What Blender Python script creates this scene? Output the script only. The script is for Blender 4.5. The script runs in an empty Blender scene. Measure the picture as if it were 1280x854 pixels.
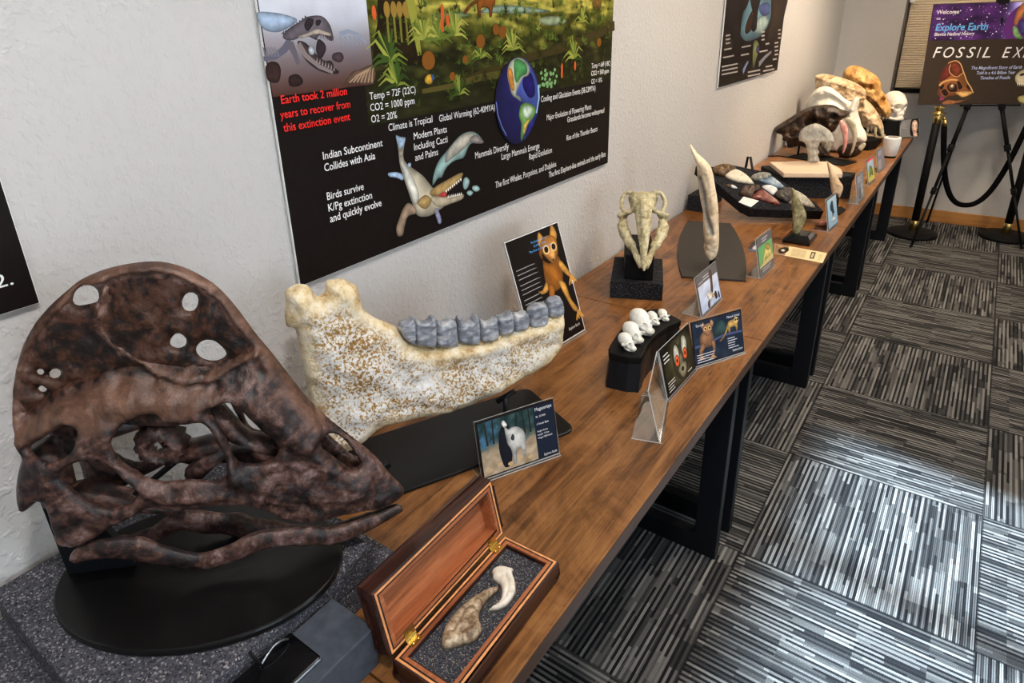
import bpy, bmesh, math, random
import numpy as np
from mathutils import Vector, Matrix, noise
from mathutils.geometry import delaunay_2d_cdt
random.seed(7)
S = bpy.context.scene
COL = S.collection
# ------------------------------------------------------------------ camera, light, exposure
CAM_R = np.array([[0.80481070, 0.19933182, -0.55905864], [0.59269777, -0.31981813, 0.73920614], [-0.03144978, -0.92627382, -0.37553657]])
FPX, PPX, PPY, CAMZ = 813.2217, 615.0711, 352.1589, 1.5930991
cam = bpy.data.objects.new('camera', bpy.data.cameras.new('camera'))
COL.objects.link(cam)
m = Matrix.Identity(4)
for i in range(3):
    m[i][0], m[i][1], m[i][2] = CAM_R[i, 0], -CAM_R[i, 1], -CAM_R[i, 2]
m[2][3] = CAMZ
cam.matrix_world = m
cam.data.sensor_width = 36.0
cam.data.lens = FPX / 1280 * 36
cam.data.shift_x = (640 - PPX) / 1280
cam.data.shift_y = (PPY - 427) / 1280
cam.data.clip_start = .02
S.camera = cam
S.view_settings.view_transform = 'Standard'
S.view_settings.look = 'None'
S.view_settings.gamma = 1
S.view_settings.use_curve_mapping = False
S.view_settings.exposure = 0.02
w = bpy.data.worlds.new('world')
S.world = w
w.use_nodes = True
w.node_tree.nodes['Background'].inputs[0].default_value = (.62, .8, 1.0, 1)
w.node_tree.nodes['Background'].inputs[1].default_value = .7
def light(name, kind, loc, target, power, color, **kw):
    d = bpy.data.lights.new(name, kind)
    d.energy = power
    d.color = color
    for k, v in kw.items():
        setattr(d, k, v)
    o = bpy.data.objects.new(name, d)
    COL.objects.link(o)
    o.location = loc
    o.rotation_euler = (Vector(target) - Vector(loc)).to_track_quat('-Z', 'Y').to_euler()
    return o
sun_dir = Vector((-1.0, .17, -.66))
light('sun', 'SUN', (6, 1, 4), Vector((6, 1, 4)) + sun_dir, 32.0, (.66, .85, 1.0), angle=.038)
WARM = (1.0, .80, .58)
NEUTRAL = (1.0, .96, .93)
CEIL = 2.62
DAY, LAMP, SPOT = 40, 8.5, 62
# ------------------------------------------------------------------ pixel geometry
CAMC = np.array([0, 0, CAMZ])
T = .742
XE, XW, YB = -.370, -1.04, 6.0
def ray(px, py):
    return CAM_R @ np.array([(px - PPX) / FPX, (py - PPY) / FPX, 1.])
def at(px, py, x=None, y=None, z=None):
    r = ray(px, py)
    t = (x - CAMC[0]) / r[0] if x is not None else (y - CAMC[1]) / r[1] if y is not None else (z - CAMC[2]) / r[2]
    return CAMC + t * r
class Frame:
    """a plane in the room: origin, two axes and the normal towards the viewer"""
    def __init__(s, O, U, V):
        s.O = np.array(O, float); s.U = np.array(U, float); s.V = np.array(V, float)
        s.U /= np.linalg.norm(s.U); s.V /= np.linalg.norm(s.V)
        s.N = np.cross(s.U, s.V); s.N /= np.linalg.norm(s.N)
    def uv(s, p, off=0.):
        r = ray(*p)
        O = s.O + s.N * off
        t = s.N @ (O - CAMC) / (s.N @ r)
        q = CAMC + t * r - O
        return (float(q @ s.U), float(q @ s.V))
    def P(s, u, v, n=0.):
        return s.O + s.U * u + s.V * v + s.N * n
def vframe(c, deg, z=0.):
    a = math.radians(deg)
    return Frame((c[0], c[1], z), (math.cos(a), math.sin(a), 0), (0, 0, 1))
def crop(x0, y0, k):
    return lambda pts: [(x0 + x / k, y0 + y / k) for x, y in pts]
# ------------------------------------------------------------------ object helpers
def link(name, mesh, mat=None, parent=None, smooth=False):
    o = bpy.data.objects.new(name, mesh)
    COL.objects.link(o)
    if mat is not None and not mesh.materials:
        mesh.materials.append(mat)
    if smooth:
        for p in mesh.polygons:
            p.use_smooth = True
    if parent is not None:
        o.parent = parent
        o.matrix_parent_inverse = parent.matrix_basis.inverted()
    return o
def obj(name, bm, mat=None, parent=None, smooth=False, recalc=True):
    if recalc:
        bmesh.ops.recalc_face_normals(bm, faces=bm.faces[:])
    me = bpy.data.meshes.new(name)
    bm.to_mesh(me)
    bm.free()
    return link(name, me, mat, parent, smooth)
def tag(o, label, cat, group=None):
    o['label'] = label
    o['category'] = cat
    if group:
        o['group'] = group
    return o
def thing(name, label, cat, loc, group=None, rz=0.):
    o = bpy.data.objects.new(name, None)
    COL.objects.link(o)
    o.location = loc
    o.rotation_euler = (0, 0, rz)
    o.empty_display_size = .05
    o.matrix_basis = Matrix.Translation(loc) @ Matrix.Rotation(rz, 4, 'Z')
    return tag(o, label, cat, group)
def struct(name, bm, mat):
    o = obj(name, bm, mat)
    o['kind'] = 'structure'
    return o
def NB():
    return bmesh.new()
def box(bm, x0, x1, y0, y1, z0, z1, bev=0., M=None):
    r = bmesh.ops.create_cube(bm, size=1)
    vs = r['verts']
    for v in vs:
        v.co = Vector(((x0 + x1) / 2 + v.co.x * (x1 - x0), (y0 + y1) / 2 + v.co.y * (y1 - y0), (z0 + z1) / 2 + v.co.z * (z1 - z0)))
    if bev:
        es = list({e for v in vs for e in v.link_edges})
        r = bmesh.ops.bevel(bm, geom=es, offset=bev, segments=2, affect='EDGES', profile=.5)
        vs = list(set(r['verts']) | {v for v in vs if v.is_valid})
    if M is not None:
        bmesh.ops.transform(bm, matrix=M, verts=vs)
    return bm
def rz(deg, loc=(0, 0, 0)):
    return Matrix.Translation(loc) @ Matrix.Rotation(math.radians(deg), 4, 'Z')
def prism(bm, pts, z0, z1, bev=0., M=None):
    """vertical prism on a plan outline (z0/z1 may be lists per point)"""
    n = len(pts)
    zz0 = z0 if isinstance(z0, (list, tuple)) else [z0] * n
    zz1 = z1 if isinstance(z1, (list, tuple)) else [z1] * n
    a = [bm.verts.new((p[0], p[1], zz0[i])) for i, p in enumerate(pts)]
    b = [bm.verts.new((p[0], p[1], zz1[i])) for i, p in enumerate(pts)]
    fs = [bm.faces.new(a[::-1]), bm.faces.new(b)]
    for i in range(n):
        j = (i + 1) % n
        fs.append(bm.faces.new((a[i], a[j], b[j], b[i])))
    bmesh.ops.recalc_face_normals(bm, faces=fs)
    vs = a + b
    if bev:
        es = list({e for f in fs for e in f.edges if e.calc_face_angle(0) > .5})
        r = bmesh.ops.bevel(bm, geom=es, offset=bev, segments=2, affect='EDGES', profile=.5)
        vs = list(set(r['verts']) | {v for v in vs if v.is_valid})
    if M is not None:
        bmesh.ops.transform(bm, matrix=M, verts=vs)
    return bm
def tube(bm, pts, r, n=10, cap=True, flat=1.0, closed=False):
    """swept tube; r a number or one per point; flat squashes the section"""
    P = [Vector(p) for p in pts]
    R = r if isinstance(r, (list, tuple)) else [r] * len(P)
    rings = []
    up = None
    for i, p in enumerate(P):
        a = P[i - 1] if (i or closed) else p
        b = P[(i + 1) % len(P)] if (i < len(P) - 1 or closed) else p
        t = (b - a).normalized()
        if up is None:
            up = Vector((0, 0, 1)) if abs(t.z) < .9 else Vector((1, 0, 0))
        u = (up - t * up.dot(t)).normalized()
        up = u
        v = t.cross(u)
        rings.append([bm.verts.new(p + (u * math.cos(k * 2 * math.pi / n) + v * math.sin(k * 2 * math.pi / n) * flat) * R[i]) for k in range(n)])
    m_ = len(rings)
    for i in range(m_ if closed else m_ - 1):
        A, B = rings[i], rings[(i + 1) % m_]
        for k in range(n):
            bm.faces.new((A[k], A[(k + 1) % n], B[(k + 1) % n], B[k]))
    if cap and not closed:
        bm.faces.new(rings[0][::-1])
        bm.faces.new(rings[-1])
    return bm
def lathe(bm, prof, loc=(0, 0, 0), n=32):
    rings = []
    for r, z in prof:
        rings.append([bm.verts.new((loc[0] + r * math.cos(2 * math.pi * k / n), loc[1] + r * math.sin(2 * math.pi * k / n), loc[2] + z)) for k in range(n)])
    for A, B in zip(rings, rings[1:]):
        for k in range(n):
            bm.faces.new((A[k], A[(k + 1) % n], B[(k + 1) % n], B[k]))
    bm.faces.new(rings[0][::-1])
    bm.faces.new(rings[-1])
    return bm
def spline(pts, n=6, closed=True):
    """Catmull-Rom"""
    out = []
    L = len(pts)
    rng = range(L) if closed else range(L - 1)
    for i in rng:
        g = (lambda k: pts[k % L]) if closed else (lambda k: pts[min(max(k, 0), L - 1)])
        p0, p1, p2, p3 = [np.array(g(i + k), float) for k in (-1, 0, 1, 2)]
        for k in range(n):
            t = k / n
            out.append(.5 * ((2 * p1) + (-p0 + p2) * t + (2 * p0 - 5 * p1 + 4 * p2 - p3) * t * t + (-p0 + 3 * p1 - 3 * p2 + p3) * t ** 3))
    if not closed:
        out.append(np.array(pts[-1], float))
    return out
def resample(pts, h):
    P = np.array(pts)
    Q = np.vstack([P, P[:1]])
    d = np.r_[0, np.cumsum(np.linalg.norm(np.diff(Q, axis=0), axis=1))]
    n = max(6, int(round(d[-1] / h)))
    s = np.linspace(0, d[-1], n, endpoint=False)
    return np.c_[np.interp(s, d, Q[:, 0]), np.interp(s, d, Q[:, 1])]
def inside(P, poly):
    x, y = P[:, 0][:, None], P[:, 1][:, None]
    a, b = poly, np.roll(poly, -1, axis=0)
    c = ((a[:, 1] > y) != (b[:, 1] > y))
    xi = (b[:, 0] - a[:, 0]) * (y - a[:, 1]) / (b[:, 1] - a[:, 1] + 1e-12) + a[:, 0]
    return (c & (x < xi)).sum(1) % 2 == 1
def segdist(P, a, b):
    d = b - a
    out = np.full(len(P), 1e9)
    for i in range(len(a)):
        L = d[i] @ d[i] + 1e-12
        t = np.clip(((P - a[i]) @ d[i]) / L, 0, 1)
        out = np.minimum(out, np.linalg.norm(P - (a[i] + t[:, None] * d[i]), axis=1))
    return out
def polydist(P, pts):
    pts = np.array(pts, float)
    return segdist(P, pts[:-1], pts[1:])
def relief(name, F, outline, mat, parent=None, holes=(), h=.006, thick=.02, back=None, r=.03, ridges=(), dents=(), nz=(0, 1), off=None,
           smooth_n=5, tone=None, thickf=None, extra=None, zmin=None):
    """a bone cut to an outline in plane F, swelling to both sides, with ridges, dents and through holes"""
    rnd = random.Random(len(outline) * 7 + int(h * 1e5))
    O = resample(spline(outline, smooth_n), h * .85)
    if zmin is not None:
        O[:, 1] = np.maximum(O[:, 1], zmin)
        O = O[np.r_[True, np.linalg.norm(np.diff(O, axis=0), axis=1) > 1e-4]]
    H = [resample(spline(q, smooth_n), h * .8) for q in holes]
    lo, hi = O.min(0), O.max(0)
    xs = np.arange(lo[0], hi[0], h)
    ys = np.arange(lo[1], hi[1], h * .87)
    G = np.array([(x + (j % 2) * h / 2 + rnd.uniform(-.12, .12) * h, y + rnd.uniform(-.12, .12) * h) for j, y in enumerate(ys) for x in xs])
    A = [O] + H
    sa = np.vstack(A)
    sb = np.vstack([np.roll(q, -1, axis=0) for q in A])
    keep = inside(G, O)
    for q in H:
        keep &= ~inside(G, q)
    G = G[keep]
    dG = segdist(G, sa, sb)
    G = G[dG > h * .45]
    dG = dG[dG > h * .45]
    P = np.vstack([sa, G])
    D = np.r_[np.zeros(len(sa)), dG]
    edges, k = [], 0
    for q in A:
        edges += [(k + i, k + (i + 1) % len(q)) for i in range(len(q))]
        k += len(q)
    vs, _, fs, ov, _, _ = delaunay_2d_cdt([Vector(p) for p in P], edges, [], 0, 1e-7)
    V2 = np.array([(v.x, v.y) for v in vs])
    D2 = np.array([D[o[0]] if o else 0. for o in ov])
    cen = np.array([V2[list(f)].mean(0) for f in fs])
    ok = inside(cen, O)
    for q in H:
        ok &= ~inside(cen, q)
    fs = [f for f, g in zip(fs, ok) if g]
    t = np.clip(D2 / r, 0, 1)
    prof = np.sqrt(1 - (1 - t) ** 2)
    th = np.array([thickf(p) for p in V2]) if thickf else np.full(len(V2), thick)
    fr = th * prof
    bk = -(th if back is None else np.full(len(V2), back)) * prof
    edge = np.clip(D2 / (2 * h), 0, 1)
    for line, wd, ht in ridges:
        d = polydist(V2, line)
        fr = fr + ht * np.exp(-(d / wd) ** 2) * edge
    for (cx, cy, wd, ht) in dents:
        d = np.hypot(V2[:, 0] - cx, V2[:, 1] - cy)
        fr = fr - ht * np.exp(-(d / wd) ** 2) * edge
    amp, sc = nz[0], nz[1]
    if amp:
        nv = np.array([noise.fractal((p[0] * sc, p[1] * sc, 3.1), 1.0, 2.1, 4) for p in V2])
        fr = fr + amp * nv * edge
        bk = bk + amp * nv * .6 * edge
    if extra:
        fr = fr + np.array([extra(p) for p in V2]) * edge
    bk = np.minimum(bk, fr - .0004 * edge) if back is None or back >= 0 else bk
    oo = np.array([off(p) for p in V2]) if off else np.zeros(len(V2))
    n = len(V2)
    bnd = set()
    cnt = {}
    for f in fs:
        for a, b in zip(f, f[1:] + f[:1]):
            e = (min(a, b), max(a, b))
            cnt[e] = cnt.get(e, 0) + 1
    for e, c in cnt.items():
        if c == 1:
            bnd.update(e)
    used = sorted({i for f in fs for i in f})
    verts, im, ib = [], {}, {}
    for i in used:
        if i in bnd:
            im[i] = ib[i] = len(verts)
            verts.append(F.P(V2[i, 0], V2[i, 1], oo[i]))
        else:
            im[i] = len(verts)
            verts.append(F.P(V2[i, 0], V2[i, 1], oo[i] + fr[i]))
            ib[i] = len(verts)
            verts.append(F.P(V2[i, 0], V2[i, 1], oo[i] + bk[i]))
    faces = [[im[i] for i in f] for f in fs] + [[ib[i] for i in f[::-1]] for f in fs]
    me = bpy.data.meshes.new(name)
    me.from_pydata([tuple(v) for v in verts], [], faces)
    if tone:
        at_ = me.attributes.new('tone', 'FLOAT', 'POINT')
        val = [0.] * len(verts)
        for i in used:
            val[im[i]] = val[ib[i]] = tone(V2[i])
        at_.data.foreach_set('value', val)
    me.validate()
    return link(name, me, mat, parent, True)
def ell(bm, c, r, rot=None, n=20):
    M = Matrix.Translation(c)
    if rot is not None:
        M = M @ rot
    M = M @ Matrix.Diagonal((r[0], r[1], r[2], 1))
    bmesh.ops.create_uvsphere(bm, u_segments=n, v_segments=n * 2 // 3, radius=1, matrix=M)
def sculpt(name, add, mat, parent=None, voxel=.003, it=6, sub=None, M=None, nz=(0, 1)):
    """closed shapes fused into one continuous skin"""
    me = bpy.data.meshes.new(name)
    bm = NB()
    add(bm)
    bm.to_mesh(me)
    bm.free()
    o = bpy.data.objects.new(name + '_fuse', me)
    COL.objects.link(o)
    q = o.modifiers.new('r', 'REMESH')
    q.mode = 'VOXEL'
    q.voxel_size = voxel
    o2 = None
    if sub:
        me2 = bpy.data.meshes.new('cut')
        bm = NB()
        sub(bm)
        bm.to_mesh(me2)
        bm.free()
        o2 = bpy.data.objects.new('cut', me2)
        COL.objects.link(o2)
        b = o.modifiers.new('b', 'BOOLEAN')
        b.operation = 'DIFFERENCE'
        b.object = o2
        b.solver = 'EXACT'
        b.use_self = True
        q = o.modifiers.new('r2', 'REMESH')
        q.mode = 'VOXEL'
        q.voxel_size = voxel
    s = o.modifiers.new('s', 'SMOOTH')
    s.factor = .5
    s.iterations = it
    dg = bpy.context.evaluated_depsgraph_get()
    me3 = bpy.data.meshes.new_from_object(o.evaluated_get(dg))
    me3.name = name
    for k in (o, o2):
        if k:
            bpy.data.objects.remove(k)
    if nz[0]:
        for v in me3.vertices:
            v.co += v.normal * nz[0] * noise.fractal(v.co * nz[1], 1., 2., 4)
    if M is not None:
        me3.transform(M)
    me3.materials.clear()
    return link(name, me3, mat, parent, True)
# ------------------------------------------------------------------ materials
def lin(c, a=1):
    f = lambda v: (v / 255 / 12.92) if v / 255 <= .04045 else ((v / 255 + .055) / 1.055) ** 2.4
    return (f(c[0]), f(c[1]), f(c[2]), a)
class Mat:
    def __init__(s, name, rough=.5, metal=0., spec=.5):
        s.m = bpy.data.materials.new(name)
        s.m.use_nodes = True
        s.t = s.m.node_tree
        s.b = s.t.nodes['Principled BSDF']
        s.b.inputs['Roughness'].default_value = rough
        s.b.inputs['Metallic'].default_value = metal
        s.b.inputs['Specular IOR Level'].default_value = spec
    def n(s, kind, **kw):
        k = s.t.nodes.new('ShaderNode' + kind)
        for a, v in kw.items():
            if a in ('operation', 'data_type', 'blend_type', 'attribute_name', 'feature', 'noise_dimensions', 'wave_type', 'bands_direction', 'distance', 'clamp', 'attribute_type'):
                setattr(k, a, v)
            else:
                k.inputs[a.replace('_', ' ')].default_value = v
        return k
    def l(s, a, b):
        s.t.links.new(a, b)
    def coord(s, scale=(1, 1, 1), kind='Object', rot=(0, 0, 0)):
        tc = s.n('TexCoord')
        mp = s.n('Mapping')
        mp.inputs['Scale'].default_value = scale
        mp.inputs['Rotation'].default_value = rot
        s.l(tc.outputs[kind], mp.inputs[0])
        return mp.outputs[0]
    def noise(s, vec, scale, detail=4, rough=.55, dist=0.):
        k = s.n('TexNoise', Scale=scale, Detail=detail, Roughness=rough, Distortion=dist)
        s.l(vec, k.inputs['Vector'])
        return k.outputs['Fac']
    def ramp(s, fac, stops):
        k = s.n('ValToRGB')
        e = k.color_ramp.elements
        while len(e) < len(stops):
            e.new(.5)
        for i, (p, c) in enumerate(stops):
            e[i].position = p
            e[i].color = lin(c) if len(c) == 3 else c
        s.l(fac, k.inputs[0])
        return k.outputs[0]
    def mix(s, fac, a, b, mode='MIX'):
        k = s.n('Mix', data_type='RGBA', blend_type=mode)
        if isinstance(fac, (int, float)):
            k.inputs[0].default_value = fac
        else:
            s.l(fac, k.inputs[0])
        for v, i in ((a, 6), (b, 7)):
            if isinstance(v, tuple):
                k.inputs[i].default_value = lin(v)
            else:
                s.l(v, k.inputs[i])
        return k.outputs[2]
    def math(s, op, a, b=0., c=None):
        k = s.n('Math', operation=op)
        for i, v in enumerate((a, b) if c is None else (a, b, c)):
            if isinstance(v, (int, float)):
                k.inputs[i].default_value = v
            else:
                s.l(v, k.inputs[i])
        return k.outputs[0]
    def color(s, c):
        if isinstance(c, tuple):
            s.b.inputs['Base Color'].default_value = lin(c)
        else:
            s.l(c, s.b.inputs['Base Color'])
        return s
    def bump(s, hgt, strength=.3, dist=.002):
        k = s.n('Bump', Strength=strength, Distance=dist)
        s.l(hgt, k.inputs['Height'])
        s.l(k.outputs[0], s.b.inputs['Normal'])
        return s
def plain(name, c, rough=.5, metal=0., nscale=60, var=.12, bump=.0, spec=.5):
    M = Mat(name, rough, metal, spec)
    v = M.coord()
    f = M.noise(v, nscale, 3)
    d = tuple(max(0, x * (1 - var)) for x in c)
    e = tuple(min(255, x * (1 + var)) for x in c)
    M.color(M.ramp(f, [(.3, d), (.7, e)]))
    if bump:
        M.bump(f, bump, .001)
    return M.m
def wall_mat():
    M = Mat('painted_wall', .75)
    v = M.coord()
    f = M.noise(v, 1.5, 2)
    M.color(M.ramp(f, [(.3, (190, 188, 187)), (.7, (196, 194, 192))]))
    a = M.noise(v, 85, 3, .5)
    b = M.ramp(a, [(.48, (0, 0, 0)), (.66, (255, 255, 255))])
    M.bump(b, .45, .003)
    return M.m
def carpet_mat(gx, gy, t):
    M = Mat('carpet_tile', .95, spec=.15)
    tc = M.n('TexCoord')
    sp = M.n('SeparateXYZ')
    M.l(tc.outputs['Object'], sp.inputs[0])
    ax = M.math('DIVIDE', M.math('SUBTRACT', sp.outputs[0], gx), t)
    ay = M.math('DIVIDE', M.math('SUBTRACT', sp.outputs[1], gy), t)
    ix, iy = M.math('FLOOR', ax), M.math('FLOOR', ay)
    par = M.math('FLOORED_MODULO', M.math('ADD', ix, iy), 2)   # 0: lines along y
    def mixv(a, b):
        return M.math('ADD', M.math('MULTIPLY', a, M.math('SUBTRACT', 1, par)), M.math('MULTIPLY', b, par))
    s_ = mixv(sp.outputs[0], sp.outputs[1])     # across the lines
    l_ = mixv(sp.outputs[1], sp.outputs[0])     # along the lines
    tid = M.math('ADD', M.math('MULTIPLY', ix, 17.3), M.math('MULTIPLY', iy, 7.7))
    row = M.math('FLOOR', M.math('MULTIPLY', s_, 124))
    alt = M.math('FLOORED_MODULO', row, 2)
    def white(a, b):
        c = M.n('CombineXYZ')
        M.l(a, c.inputs[0]); M.l(b, c.inputs[1]); M.l(tid, c.inputs[2])
        k = M.n('TexWhiteNoise', noise_dimensions='3D')
        M.l(c.outputs[0], k.inputs['Vector'])
        return k.outputs['Value']
    zero = M.n('Value').outputs[0]
    rv = white(row, zero)
    seg = M.math('FLOOR', M.math('ADD', M.math('MULTIPLY', l_, 7.), M.math('MULTIPLY', rv, 9)))
    sv = white(row, seg)
    band = white(M.math('FLOOR', M.math('MULTIPLY', s_, 50)), M.math('FLOOR', M.math('MULTIPLY', l_, 6.1)))
    mixf = M.math('ADD', M.math('MULTIPLY', sv, .42), M.math('ADD', M.math('MULTIPLY', rv, .10), M.math('MULTIPLY', band, .26)))
    mixf = M.math('ADD', mixf, M.math('MULTIPLY', alt, .34))
    c = M.ramp(mixf, [(.24, (23, 24, 28)), (.42, (40, 41, 44)), (.58, (84, 84, 84)), (.74, (122, 121, 120)), (.92, (154, 153, 151))])
    tex = M.n('TexNoise', Scale=420, Detail=2)
    M.l(tc.outputs['Object'], tex.inputs['Vector'])
    rib = M.math('ABSOLUTE', M.math('SUBTRACT', M.math('FRACT', M.math('MULTIPLY', s_, 190)), .5))
    c = M.mix(M.math('MULTIPLY', tex.outputs['Fac'], .55), c, (20, 20, 22))
    # seams between the tiles
    def seam(a):
        return M.math('GREATER_THAN', M.math('ABSOLUTE', M.math('SUBTRACT', M.math('FRACT', a), .5)), .4945)
    sm = M.math('MAXIMUM', seam(ax), seam(ay))
    c = M.mix(M.math('MULTIPLY', sm, .6), c, (14, 14, 16))
    M.color(c)
    M.bump(M.math('ADD', M.math('MULTIPLY', rib, -1.), tex.outputs['Fac']), .7, .003)
    return M.m
def wood_mat(name, stops, axis=1, gs=1., rough=.4, spec=.4, bump=.12, blotch=.35):
    M = Mat(name, rough, spec=spec)
    sc = [38., 38., 38.]
    sc[axis] = 2.4
    v = M.coord(tuple(x * gs for x in sc))
    g = M.noise(v, 1., 6, .62, .6)
    sc2 = [190., 190., 190.]
    sc2[axis] = 5.
    g2 = M.noise(M.coord(tuple(x * gs for x in sc2)), 1., 3, .6)
    bl = M.noise(M.coord(tuple([7. if i != axis else 4. for i in range(3)])), 1.3, 6, .7, 1.2)
    f = M.math('ADD', M.math('MULTIPLY', g, .54), M.math('MULTIPLY', g2, .38))
    f = M.math('ADD', f, M.math('MULTIPLY', M.math('SUBTRACT', bl, .45), blotch))
    c = M.ramp(f, stops)
    if blotch > .5:
        sc3 = [60., 60., 60.]
        sc3[axis] = 5.
        ck = M.noise(M.coord(tuple(sc3)), 1., 5, .7, 1.5)
        msk = M.noise(M.coord((3, 3, 3)), 1.2, 3, .6)
        k = M.math('MULTIPLY', M.ramp(ck, [(.60, (0, 0, 0)), (.66, (255, 255, 255))]), M.ramp(msk, [(.42, (0, 0, 0)), (.6, (255, 255, 255))]))
        c = M.mix(M.math('MULTIPLY', k, .7), c, (34, 18, 10))
    M.color(c)
    M.bump(g2, bump, .0008)
    return M
def speckle(name, base, lo, hi, scale=420, rough=.9, bump=.5):
    M = Mat(name, rough, spec=.25)
    v = M.coord()
    k = M.n('TexVoronoi', Scale=scale)
    M.l(v, k.inputs['Vector'])
    h_ = M.n('SeparateColor')
    M.l(k.outputs['Color'], h_.inputs[0])
    M.color(M.ramp(h_.outputs[0], [(.0, lo), (.45, base), (.8, base), (1., hi)]))
    M.bump(k.outputs['Distance'], bump, .0015)
    return M.m
def bone_mat(name, stops, scale=30, rough=.55, bump=.35, fine=160, tone=None, dist=.002):
    M = Mat(name, rough, spec=.4)
    v = M.coord()
    a = M.noise(v, scale, 6, .65, .8)
    b = M.noise(v, fine, 4, .6)
    f = M.math('ADD', M.math('MULTIPLY', a, .75), M.math('MULTIPLY', b, .25))
    c = M.ramp(f, stops)
    if tone:
        at_ = M.n('Attribute', attribute_name='tone')
        c = M.mix(at_.outputs['Fac'], c, M.ramp(f, tone))
    M.color(c)
    M.bump(f, bump, dist)
    return M.m
def clear_mat(name):
    M = Mat(name, .05)
    lw = M.n('LayerWeight')
    lw.inputs['Blend'].default_value = .25
    tr = M.n('BsdfTransparent')
    gl = M.n('BsdfGlossy', Roughness=.04)
    tr.inputs[0].default_value = (.93, .95, .95, 1)
    mx = M.n('MixShader')
    M.color((232, 236, 238))
    M.b.inputs['Roughness'].default_value = .06
    f = M.math('ADD', M.math('MULTIPLY', lw.outputs['Facing'], .55), .05)
    M.l(f, mx.inputs[0])
    M.l(tr.outputs[0], mx.inputs[1])
    M.l(gl.outputs[0], mx.inputs[2])
    M.l(mx.outputs[0], M.t.nodes['Material Output'].inputs['Surface'])
    return M.m
def clear_edge():  # white mixed in to paint the bright edge-lit look of the acrylic
    M = Mat('edge_lit_acrylic', .15)
    M.color((236, 240, 242))
    tr = M.n('BsdfTransparent')
    mx = M.n('MixShader')
    mx.inputs[0].default_value = .55
    M.l(tr.outputs[0], mx.inputs[1])
    M.l(M.b.outputs[0], mx.inputs[2])
    M.l(mx.outputs[0], M.t.nodes['Material Output'].inputs['Surface'])
    return M.m
def print_mat():
    M = Mat('printed_colour', .5, spec=.12)
    k = M.n('Attribute', attribute_name='col')
    M.color(k.outputs['Color'])
    return M.m
MT = {}
MT['wall'] = wall_mat()
MT['carpet'] = carpet_mat(-.3487, 1.7162, .61)
MT['table'] = wood_mat('walnut_tabletop', [(.24, (48, 27, 13)), (.38, (92, 57, 29)), (.50, (128, 84, 46)), (.66, (154, 106, 62)), (.85, (174, 128, 82))], 1, rough=.3, blotch=.75).m
MT['table_edge'] = wood_mat('walnut_edge', [(.3, (52, 34, 24)), (.7, (92, 62, 44))], 1, rough=.45).m
MT['oak'] = wood_mat('oak_baseboard', [(.3, (150, 100, 52)), (.7, (196, 142, 84))], 0, rough=.4).m
MT['steel'] = plain('black_steel', (13, 15, 20), .45, .0, 80, spec=.3)
MT['matte_black'] = plain('matte_black', (14, 14, 15), .6, spec=.15)
MT['plate_black'] = plain('black_acrylic_plate', (15, 14, 14), .28, spec=.35)
MT['brown_black'] = plain('dark_brown_board', (44, 38, 33), .65)
MT['foam'] = speckle('speckled_foam', (74, 74, 82), (34, 34, 40), (150, 146, 146))
MT['foam_dark'] = speckle('charcoal_foam', (26, 26, 30), (10, 10, 12), (84, 84, 90), 520)
MT['box_grey'] = plain('slate_grey_foam', (60, 66, 76), .8, bump=.1)
MT['white'] = plain('white_board', (232, 232, 230), .5, var=.02)
MT['black_print'] = plain('black_print', (22, 16, 14), .5, var=.1, spec=.12)
MT['print'] = print_mat()
def ink(name, c):
    return plain(name, c, .5, var=.02, spec=.12)
MT['ink_white'] = ink('white_ink', (238, 238, 238))
MT['ink_red'] = ink('red_ink', (232, 48, 44))
MT['ink_blue'] = ink('blue_ink', (96, 170, 232))
MT['ink_lilac'] = ink('lilac_ink', (182, 196, 238))
MT['ink_dark'] = ink('dark_ink', (52, 44, 40))
MT['clear'] = clear_mat('clear_acrylic')
MT['clear_edge'] = clear_edge()
MT['brass'] = plain('polished_brass', (236, 204, 122), .25, 1.0, var=.05)
MT['velvet'] = plain('black_velvet', (10, 10, 11), .9, spec=.05)
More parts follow.
